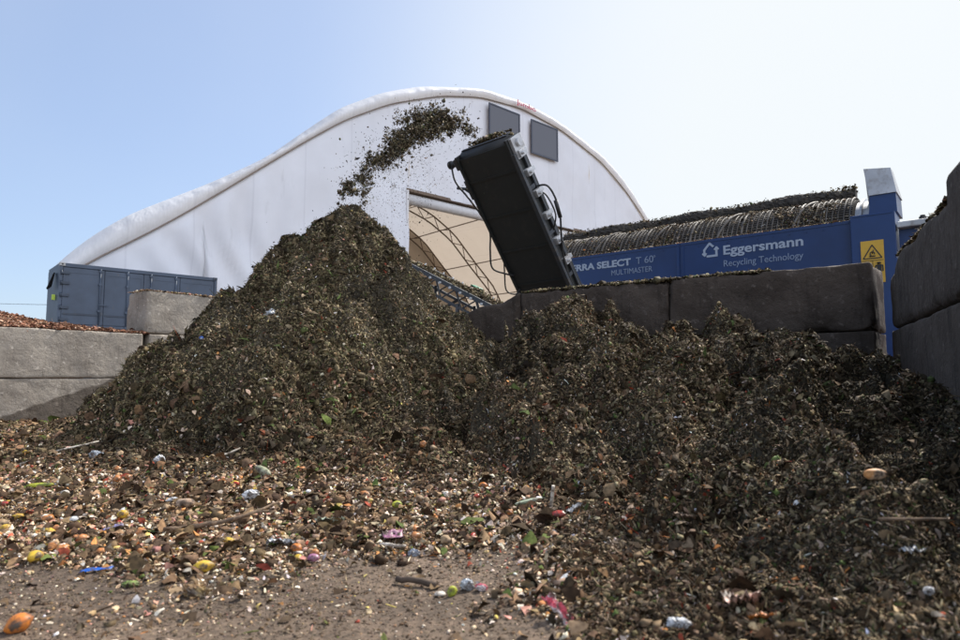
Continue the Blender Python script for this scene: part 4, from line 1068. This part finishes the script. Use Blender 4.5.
def sph(seg=20, rings=14, f=None):
    V = [(0, 0, -1)] + [(math.sin(PI * j / rings) * math.cos(2 * PI * i / seg), math.sin(PI * j / rings) * math.sin(2 * PI * i / seg), -math.cos(PI * j / rings)) for j in range(1, rings) for i in range(seg)] + [(0, 0, 1)]
    V = np.array(V, float); F = []
    for i in range(seg): F.append((0, 1 + (i + 1) % seg, 1 + i)); F.append((len(V) - 1, 1 + (rings - 2) * seg + i, 1 + (rings - 2) * seg + (i + 1) % seg))
    for j in range(rings - 2):
        for i in range(seg):
            a = 1 + j * seg + i; b = 1 + j * seg + (i + 1) % seg; F.append((a, b, b + seg, a + seg))
    return V, F
def blob(L_, W_, H_, seed, rough=.06, tips=0.0, crumple=0.0):
    """long axis along x"""
    V, F = sph(28, 18) if crumple else sph()
    V = V[:, [2, 0, 1]]
    n = fbm(V[:, 0] * 1.0 + seed * 3.3 + V[:, 2] * .7, V[:, 1] + seed + V[:, 2] * .9, 1.5, 3, seed)
    s = 1 + rough * (n - .5) * 4
    if crumple:
        n2 = fbm(V[:, 0] + V[:, 2] * 1.1 + seed, V[:, 1] - V[:, 2] * .8, 3.6, 4, seed + 3, .65, True); s = s * (1 - crumple * 1.5 * (1 - n2)); s = s + (rng.random(len(V)) - .5) * crumple * .22
    P = V * s[:, None]
    if tips: P[:, 0] += tips * np.sign(V[:, 0]) * np.clip((abs(V[:, 0]) - .86) / .14, 0, 1) ** 1.5
    P = P * np.array([L_ / 2, W_ / 2, H_ / 2])
    me = bpy.data.meshes.new('b'); me.from_pydata(P.tolist(), [], F); me.update(); return me
def sheet(L_, W_, amp, seed, nx=16, ny=10, th=.0012, ragged=.12, curl=0.0, waist=0.0):
    u, v = np.meshgrid(np.linspace(-.5, .5, nx), np.linspace(-.5, .5, ny), indexing='ij')
    n = fbm(u * 3 + seed, v * 3 + seed * 2.1, 1.3, 4, seed, .6, True) - .5
    r = 1 + ragged * (fbm(np.arctan2(v, u) * 2 + seed, u * 0, 1.3, 3, seed + 1) - .5) * 3
    wv = 1 - waist * (1 - (2 * abs(u)) ** 1.5)
    z = amp * n * 2 + curl * (v * 2) ** 2 * W_ * .5
    top = np.stack([u * L_ * r, v * W_ * r * wv, z], -1).reshape(-1, 3); bot = top - np.array([0, 0, th])
    V = np.concatenate([top, bot]); m = nx * ny; F = []
    for i in range(nx - 1):
        for j in range(ny - 1):
            a = i * ny + j; F.append((a, a + ny, a + ny + 1, a + 1)); F.append((m + a, m + a + 1, m + a + ny + 1, m + a + ny))
    edge = [i * ny for i in range(nx)] + [(nx - 1) * ny + j for j in range(1, ny)] + [i * ny + ny - 1 for i in range(nx - 2, -1, -1)] + [j for j in range(ny - 2, 0, -1)]
    for k in range(len(edge)): a, b = edge[k], edge[(k + 1) % len(edge)]; F.append((a, m + a, m + b, b))
    me = bpy.data.meshes.new('s'); me.from_pydata(V.tolist(), [], F); me.update(); return me
def stick_mb(pts, r0, r1, n=7):
    P = np.array(pts, float); b = MB(); k = 4; out = []
    for i in range(len(P) - 1):
        for t in range(k): out.append(P[i] + (P[i + 1] - P[i]) * t / k + rng.normal(0, r0 * .15, 3))
    out.append(P[-1]); b.tube([tuple(p) for p in out], [r0 + (r1 - r0) * i / (len(out) - 1) for i in range(len(out))], n); return b
def put(o, x, y, dz, rot, label, cat, group=None):
    h, _ = surf(np.array([x]), np.array([y])); o.location = (x, y, float(h[0]) + dz)
    o.rotation_euler = tuple(math.radians(a) for a in rot); return tag(o, label, cat, group)
def one(name, me, m, x, y, dz, rot, label, cat, smooth=True):
    if m in (K_white, K_clear, K_grey, K_brown, K_pinkp) : smooth = False
    dz *= .75
    me.name = name; return put(link_mesh(name, me, m, smooth=smooth), x, y, dz, rot, label, cat)

# produce
o = one('lemon', blob(.082, .05, .05, 3, .05, .18), K_lemon, -1.17, 2.79, .026, (10, 0, 28), 'yellow lemon lying alone on the bare dirt left of centre', 'lemon')
MBs = MB(); MBs.tube([(.044, 0, 0), (.052, 0, .001)], .005, 8); MBs.build('stem_button', K_dwood, o)
one('lemon', blob(.07, .06, .055, 5, .05, .1), K_lemon, -1.98, 2.93, .03, (0, 10, 80), 'round orange-yellow lemon at the left edge of the scraps', 'lemon')
one('onion', blob(.075, .068, .062, 6, .04, .12), K_orange, -1.53, 2.2, .032, (0, -20, 40), 'shiny orange onion cut by the bottom left corner', 'onion')
one('lemon', blob(.055, .05, .048, 9, .05, .1), K_lemon, -2.02, 3.70, .04, (0, 0, 10), 'small yellow lemon in the middle of the left scraps', 'lemon')
one('courgette', blob(.19, .062, .058, 11, .05, .0), K_greyg, -1.58, 4.74, .05, (0, 14, -38), 'fat grey-green courgette lying on the scraps below the pile', 'courgette')
one('cauliflower_piece', blob(.115, .07, .075, 12, .12, 0, .35), K_white, -1.45, 4.13, .05, (0, 0, 20), 'white knobbly cauliflower piece on the scraps left of centre', 'cauliflower')
one('potato', blob(.115, .062, .058, 13, .08), K_leaf, -1.78, 3.95, .045, (0, 0, 12), 'long dusty tan potato near the forked branch', 'potato')
one('red_onion', blob(.055, .045, .035, 15, .05), K_purple, -.76, 3.0, .018, (0, 0, 10), 'purple onion half at the edge of the bare dirt', 'onion')
one('carrot_piece', blob(.06, .045, .04, 16, .08), K_orange, -.86, 3.08, .03, (0, 0, -20), 'bright orange carrot piece beside the purple onion half', 'carrot')
one('bread_roll', blob(.095, .05, .045, 17, .1), skin('bread_crust', (.58, .27, .09), (.70, .52, .36), .6, .5, .6, 9), 1.50, 2.47, .04, (0, 0, 12), 'orange-brown bread end lying on the heap at the lower right', 'bread')
one('tomato', blob(.07, .06, .045, 18, .08), K_red, 1.68, 3.24, .02, (0, 0, 0), 'bright red tomato on the heap at right', 'tomato')
one('tomato', blob(.06, .05, .045, 19, .08), K_orange, .02, 4.30, .02, (0, 0, 0), 'orange-red tomato on the scraps in the centre', 'tomato')
one('purple_shell', sheet(.10, .08, .012, 21, curl=.35), K_purple, -.44, 3.34, .03, (12, 0, 20), 'cupped purple onion skin beside a white bone', 'onion skin')
o = put(stick_mb([(-.07, .012, 0), (-.03, -.008, .004), (.03, -.01, .004), (.07, .004, 0)], .009, .007).build('bone', K_shell), -.43, 3.22, .016, (0, 0, -16), 'curved white bone at the edge of the bare dirt', 'bone')
one('potato', blob(.06, .05, .045, 23, .08), K_yg, -.50, 3.95, .035, (0, 0, 20), 'small yellow and green gourd in the centre scraps', 'gourd')
one('leek', blob(.20, .03, .026, 24, .05), K_ltgreen, .29, 3.80, .035, (0, -6, 24), 'pale green leek end lying beside an upright white stick', 'leek')
one('maize_husk', blob(.27, .035, .03, 25, .08), K_straw, .88, 4.06, .045, (0, 4, -14), 'long pale maize husk on the dark heap slope', 'husk')
one('green_stalk', blob(.16, .03, .03, 26, .1), K_yg, -3.0, 4.45, .04, (0, 0, 18), 'yellow-green stalk among the far left scraps', 'stalk')
one('egg', blob(.055, .045, .045, 27, .02), K_shell, -2.72, 4.28, .03, (0, 0, 0), 'whole pale egg among the far left scraps', 'egg')
# sticks and branches
put(stick_mb([(-.095, .0, .0), (.0, .004, .004), (.095, -.002, 0)], .013, .012, 9).build('stick', K_dwood), -.26, 2.71, .018, (0, 0, -24), 'short thick brown stick on the bare dirt at bottom centre', 'stick')
b = stick_mb([(-.28, -.05, 0), (-.12, -.01, .012), (.05, .06, .03), (.14, .16, .05), (.22, .30, .07)], .016, .006)
o = b.build('branch', K_wood); b = stick_mb([(.05, .06, .03), (.16, .09, .06), (.24, .16, .05)], .008, .004); b.build('twig', K_wood, o)
put(o, -1.36, 3.44, .03, (0, 0, 4), 'forked brown branch bending up to the right through the scraps', 'branch')
put(stick_mb([(-.17, 0, 0), (.17, 0, .02)], .0085, .008).build('stick', K_straw), -3.6, 5.8, .04, (0, -8, 42), 'longer of two straight white sticks at the far left', 'stick')
put(stick_mb([(-.15, 0, 0), (.15, 0, .02)], .0075, .007).build('stick', K_straw), -3.72, 5.5, .04, (0, -8, 48), 'shorter white stick left of the longer one at far left', 'stick')
put(stick_mb([(0, 0, -.05), (0.0, 0, .06), (.004, .0, .10)], .011, .010).build('stick', K_straw), .41, 3.74, .03, (10, 3, 0), 'white stick standing upright beside the green leek', 'stick')
put(stick_mb([(-.16, 0, 0), (0, .02, .02), (.18, 0, .03)], .014, .008).build('stick', K_straw), -2.15, 5.4, .04, (0, -16, 50), 'pale bark stick leaning against the foot of the pile', 'stick')
put(stick_mb([(-.10, 0, 0), (.10, 0, .01)], .0055, .004).build('stick', K_wood), 1.42, 2.15, .03, (0, 0, -14), 'thin brown stick at the lower right of the heap', 'stick')
put(stick_mb([(-.22, 0, 0), (.0, .02, .02), (.2, -.01, .0)], .007, .005).build('stick', K_green), 1.86, 2.62, .03, (0, 0, 14), 'thin green stem right of the bread end', 'stick')
# plastics and paper
o = one('blue_wrapper', sheet(.125, .030, .008, 31, 20, 8, ragged=.05, waist=.25), K_bluep, -1.63, 2.80, .018, (14, -4, 12), 'twisted blue and white plastic wrapper on the dirt at left', 'wrapper')
one('brown_film_cup', blob(.135, .09, .085, 32, .10, 0, .40), K_brown, -1.09, 2.54, .03, (20, 0, 12), 'crumpled brown translucent cup on the dirt below the lemon', 'cup')
one('white_bag', blob(.13, .10, .10, 33, .1, 0, .45), K_white, -2.50, 5.08, .05, (0, 30, 60), 'crumpled white plastic bag at the foot of the pile, left', 'plastic bag')
one('clear_bag', blob(.16, .10, .12, 34, .1, 0, .45), K_clear, -3.40, 5.75, .05, (0, 20, 0), 'cloudy clear plastic bag beside the long white stick', 'plastic bag')
one('plastic_bag', blob(.17, .12, .20, 35, .1, 0, .42), K_clear, -2.33, 7.10, .06, (20, 0, 30), 'shining white plastic bag caught halfway up the conical pile', 'plastic bag')
one('foil_scrap', sheet(.13, .10, .03, 36, 18, 14), K_clear, -.96, 3.18, .03, (-14, 6, 10), 'silver grey foil scrap at the edge of the bare dirt', 'foil')
one('bottle_cap', blob(.045, .032, .014, 37, .02), K_shell, -.156, 2.58, .012, (14, 0, 0), 'flat white oval cap on the dirt right of the brown stick', 'cap')
one('leaf_scrap', blob(.05, .024, .05, 38, .1, 0, .3), K_yg, -.109, 2.57, .022, (0, 40, 30), 'small upright green leaf scrap between cap and cloudy plastic', 'leaf')
one('clear_cup', blob(.07, .05, .06, 39, .1, 0, .35), K_clear, -.05, 2.63, .025, (0, 20, 20), 'small crushed cloudy plastic cup on the bare dirt', 'cup')
one('pink_wrapper', blob(.06, .038, .035, 40, .1, 0, .3), K_pinkp, .005, 2.61, .018, (0, 0, -20), 'small pink and white wrapper beside the crushed cup', 'wrapper')
one('red_wrapper', sheet(.13, .055, .025, 41, 20, 10, waist=.3), K_pinkp, .27, 2.24, .03, (10, 30, -50), 'red and white crumpled wrapper at the bottom right of the dirt', 'wrapper')
one('red_tube', blob(.14, .06, .05, 42, .06, 0, .25), K_redp, .56, 4.88, .04, (0, 20, -36), 'red and white crushed tube on the heap above the leek', 'wrapper')
one('jar_lid', blob(.08, .06, .03, 43, .08, 0, .25), K_red, .41, 3.40, .03, (20, 0, -30), 'dark red lid at the toe of the heap below the leek', 'lid')
one('white_scrap', sheet(.09, .035, .02, 44, waist=.5), K_white, .50, 3.47, .03, (0, -20, 30), 'torn white plastic scrap right of the dark red lid', 'plastic scrap')
one('grey_film', blob(.07, .05, .05, 45, .1, 0, .4), K_grey, -.315, 3.13, .02, (0, 0, 0), 'crumpled blue-grey film right of the white bone', 'plastic scrap')
one('violet_film', sheet(.09, .035, .015, 46), K_lidb, -1.93, 3.45, .03, (0, -14, 30), 'violet blue film strip among the left scraps', 'plastic scrap')
one('green_leaf', sheet(.15, .10, .03, 47, 18, 12, curl=.3), K_ltgreen, -.82, 3.58, .03, (-10, 5, 20), 'pale green cabbage leaf near the tip of the branch', 'leaf')
one('jar_lid', blob(.06, .045, .02, 48, .04), K_white, -2.25, 3.62, .03, (16, 0, 0), 'flat white lid among the left scraps', 'lid')
one('white_scrap', blob(.09, .05, .045, 49, .1, 0, .4), K_white, -1.93, 4.10, .04, (0, 0, 30), 'crumpled silvery plastic near the dusty tan potato', 'plastic scrap')
one('leaf_scrap', sheet(.10, .055, .02, 50, 16, 10, curl=.3), K_leaf, .915, 2.94, .03, (-16, 8, -20), 'pale tan leaf lying on the heap right of centre', 'leaf')
one('peel_cluster', sheet(.10, .075, .03, 51, 18, 12, curl=.45), K_pink, .80, 2.03, .035, (-20, 10, 10), 'cupped salmon pink peel at the bottom right', 'peel')
one('peel_cluster', sheet(.09, .04, .02, 52, 16, 10, curl=.4), K_orange, .845, 1.98, .02, (-14, 0, -4), 'orange peel lying against the salmon pink peel', 'peel')
one('white_bag', blob(.09, .05, .04, 53, .1, 0, .4), K_white, .60, 2.0, .03, (0, 0, -24), 'white plastic bag end at the bottom edge right of centre', 'plastic bag')
one('white_scrap', blob(.045, .032, .03, 54, .1, 0, .35), K_white, 1.31, 1.93, .03, (0, 0, 20), 'small bright white lump at the lower right corner', 'plastic scrap')
one('white_scrap', sheet(.08, .04, .02, 55), K_white, 1.40, 2.12, .035, (-20, 0, 20), 'curved white plastic strip above the bright white lump', 'plastic scrap')
one('grey_film', blob(.085, .05, .04, 56, .1, 0, .4), K_grey, 1.80, 2.47, .03, (0, 0, 0), 'dark blue-grey film at the right edge', 'plastic scrap')
one('green_leaf', blob(.07, .04, .07, 57, .1, 0, .4), K_green, 1.59, 3.48, .03, (0, 0, 0), 'fresh green leaf standing on the heap at right', 'leaf')
one('white_scrap', sheet(.11, .04, .015, 58), K_white, 1.66, 3.27, .03, (-10, 0, -8), 'white strip just left of the bright red tomato', 'plastic scrap')
one('white_bag', sheet(.12, .09, .03, 59, 18, 12), K_clear, .95, 6.2, .05, (-30, 0, 10), 'pale film flap on the middle of the heap slope', 'plastic scrap')
one('white_scrap', blob(.09, .05, .05, 60, .1, 0, .4), K_white, -1.4, 5.6, .05, (0, 0, 0), 'white crumpled cup at the dark toe of the pile', 'plastic scrap')
one('blue_scrap', blob(.06, .04, .05, 61, .1, 0, .4), K_bluep, -3.05, 7.0, .04, (0, 0, 0), 'small bright blue scrap low on the left flank of the pile', 'plastic scrap')
one('grass_tuft', blob(.09, .06, .03, 62, .1, 0, .5), K_green, -1.40, 2.65, .012, (0, 0, 0), 'small green weed on the dirt below the blue wrapper', 'weed')
# small repeated produce, each its own object
kinds = [('potato', K_potato, (.050, .040, .036), 0, 'small tan potato among the loose scraps', 'potato', 'small potatoes among the scraps', 34),
         ('onion', K_onion, (.046, .042, .038), .10, 'small orange-brown onion among the loose scraps', 'onion', 'small onions among the scraps', 34),
         ('pink_peel', K_pink, (.050, .036, .020), 0, 'pale pink peel lump among the loose scraps', 'peel', 'pink peels among the scraps', 44),
         ('lemon_half', K_lemon, (.044, .038, .026), 0, 'small yellow lemon half among the loose scraps', 'lemon', 'lemon halves among the scraps', 20),
         ('egg_shell', K_shell, (.040, .034, .018), 0, 'pale egg shell piece among the loose scraps', 'egg shell', 'egg shells among the scraps', 50),
         ('red_fruit', K_red, (.040, .034, .028), 0, 'small dark red fruit among the loose scraps', 'fruit', 'red fruits among the scraps', 9)]
sd = 200
for nm, m, dim, tp, lab, cat, grp, cnt in kinds:
    protos = []
    for q in range(3):
        sd += 1; me = blob(*dim, sd, .20, tp, .22 if 'shell' in nm or 'peel' in nm else 0); me.name = nm; protos.append(me)
    for k in range(cnt):
        while True:
            u = rng.uniform(-.80, .06); y = 3.0 + 2.9 * rng.random() ** 1.5; x = u * y
            if debris_mask(np.array([x]), np.array([y]))[0] > .55 and heap_base(x, y) < .3: break
        me = protos[k % 3]; o = link_mesh(nm, me, [] if me.materials else m, smooth=True); s = rng.uniform(.7, 1.35); o.scale = (s, s, s)
        put(o, x, y, dim[2] * s * .42, (rng.uniform(-25, 25), rng.uniform(-25, 25), rng.uniform(0, 360)), lab, cat, grp)

# ------------------------------------------------------------------ camera, light, sky
cam = bpy.data.cameras.new('camera'); co = bpy.data.objects.new('camera', cam); COL.objects.link(co)
cam.sensor_width = 36; cam.lens = 24; cam.clip_start = .05; cam.clip_end = 2000
co.location = (0, 0, .85); co.rotation_euler = (math.radians(94.9), 0, 0)
cam.dof.use_dof = True; cam.dof.focus_distance = 8.0; cam.dof.aperture_fstop = 2.8
SC.camera = co
AZ, EL = math.radians(42), math.radians(45)
sd_ = Vector((math.sin(AZ) * math.cos(EL), math.cos(AZ) * math.cos(EL), math.sin(EL)))
sun = bpy.data.lights.new('sun', 'SUN'); sun.energy = 5.0; sun.angle = math.radians(.53); sun.color = (1, .95, .87)
so = bpy.data.objects.new('sun', sun); COL.objects.link(so); so.rotation_euler = sd_.to_track_quat('Z', 'Y').to_euler()
w = bpy.data.worlds.new('World'); SC.world = w; w.use_nodes = True; nt = w.node_tree
bg = nt.nodes['Background']; bg.inputs['Strength'].default_value = .11
sky = nt.nodes.new('ShaderNodeTexSky'); sky.sky_type = 'NISHITA'; sky.sun_disc = False
sky.sun_elevation = EL; sky.sun_rotation = AZ; sky.air_density = 1.0; sky.dust_density = 1.2; sky.ozone_density = 3.0; sky.altitude = 100
tc = nt.nodes.new('ShaderNodeTexCoord')
dt = nt.nodes.new('ShaderNodeVectorMath'); dt.operation = 'DOT_PRODUCT'; nt.links.new(tc.outputs['Generated'], dt.inputs[0])
vd = Vector((math.sin(math.radians(36)) * math.cos(math.radians(15)), math.cos(math.radians(36)) * math.cos(math.radians(15)), math.sin(math.radians(15))))
dt.inputs[1].default_value = vd                                    # thin bright cirrus veil around and below the sun
mr = nt.nodes.new('ShaderNodeMapRange'); mr.interpolation_type = 'SMOOTHSTEP'
mr.inputs[1].default_value = .62; mr.inputs[2].default_value = 1.0; mr.inputs[3].default_value = .0; mr.inputs[4].default_value = .92
nt.links.new(dt.outputs['Value'], mr.inputs[0])
nz = nt.nodes.new('ShaderNodeTexNoise'); nz.inputs['Scale'].default_value = 2.2; nz.inputs['Detail'].default_value = 6
nt.links.new(tc.outputs['Generated'], nz.inputs['Vector'])
ma = nt.nodes.new('ShaderNodeMath'); ma.operation = 'MULTIPLY_ADD'; nt.links.new(nz.outputs[0], ma.inputs[0]); ma.inputs[1].default_value = .22; 
nt.links.new(mr.outputs[0], ma.inputs[2]); ma.use_clamp = True
sb = nt.nodes.new('ShaderNodeMath'); sb.operation = 'SUBTRACT'; sb.inputs[1].default_value = .04; sb.use_clamp = True; nt.links.new(ma.outputs[0], sb.inputs[0])
mx = nt.nodes.new('ShaderNodeMix'); mx.data_type = 'RGBA'; nt.links.new(sb.outputs[0], mx.inputs[0])
v1 = nt.nodes.new('ShaderNodeMix'); v1.data_type = 'RGBA'; v1.inputs[0].default_value = .30; nt.links.new(sky.outputs[0], v1.inputs[6]); v1.inputs[7].default_value = (5.2, 6.4, 9.0, 1); nt.links.new(v1.outputs[2], mx.inputs[6]); mx.inputs[7].default_value = (6.1, 6.4, 6.55, 1)
# added unseen bright sky patch behind the camera, fills the shaded hall front
d2 = nt.nodes.new('ShaderNodeVectorMath'); d2.operation = 'DOT_PRODUCT'; nt.links.new(tc.outputs['Generated'], d2.inputs[0]); d2.inputs[1].default_value = Vector((.66, -.71, .25)).normalized()
n2_ = nt.nodes.new('ShaderNodeTexNoise'); n2_.inputs['Scale'].default_value = 3; n2_.inputs['Detail'].default_value = 7; nt.links.new(tc.outputs['Generated'], n2_.inputs['Vector'])
a3 = nt.nodes.new('ShaderNodeMath'); a3.operation = 'MULTIPLY_ADD'; nt.links.new(n2_.outputs[0], a3.inputs[0]); a3.inputs[1].default_value = .5; nt.links.new(d2.outputs['Value'], a3.inputs[2])
m3 = nt.nodes.new('ShaderNodeMapRange'); m3.interpolation_type = 'SMOOTHSTEP'; m3.inputs[1].default_value = .72; m3.inputs[2].default_value = 1.12; nt.links.new(a3.outputs[0], m3.inputs[0])
mx3 = nt.nodes.new('ShaderNodeMix'); mx3.data_type = 'RGBA'; nt.links.new(m3.outputs[0], mx3.inputs[0]); nt.links.new(mx.outputs[2], mx3.inputs[6]); mx3.inputs[7].default_value = (13.0, 13.8, 15.6, 1)
nt.links.new(mx3.outputs[2], bg.inputs['Color'])
vs_ = SC.view_settings; vs_.view_transform = 'Standard'; vs_.look = 'None'; vs_.gamma = 1; vs_.use_curve_mapping = False; vs_.exposure = .45
SC.cycles.max_bounces = 6; SC.cycles.diffuse_bounces = 3; SC.cycles.transparent_max_bounces = 4
SC.render.resolution_x = 1024; SC.render.resolution_y = 683
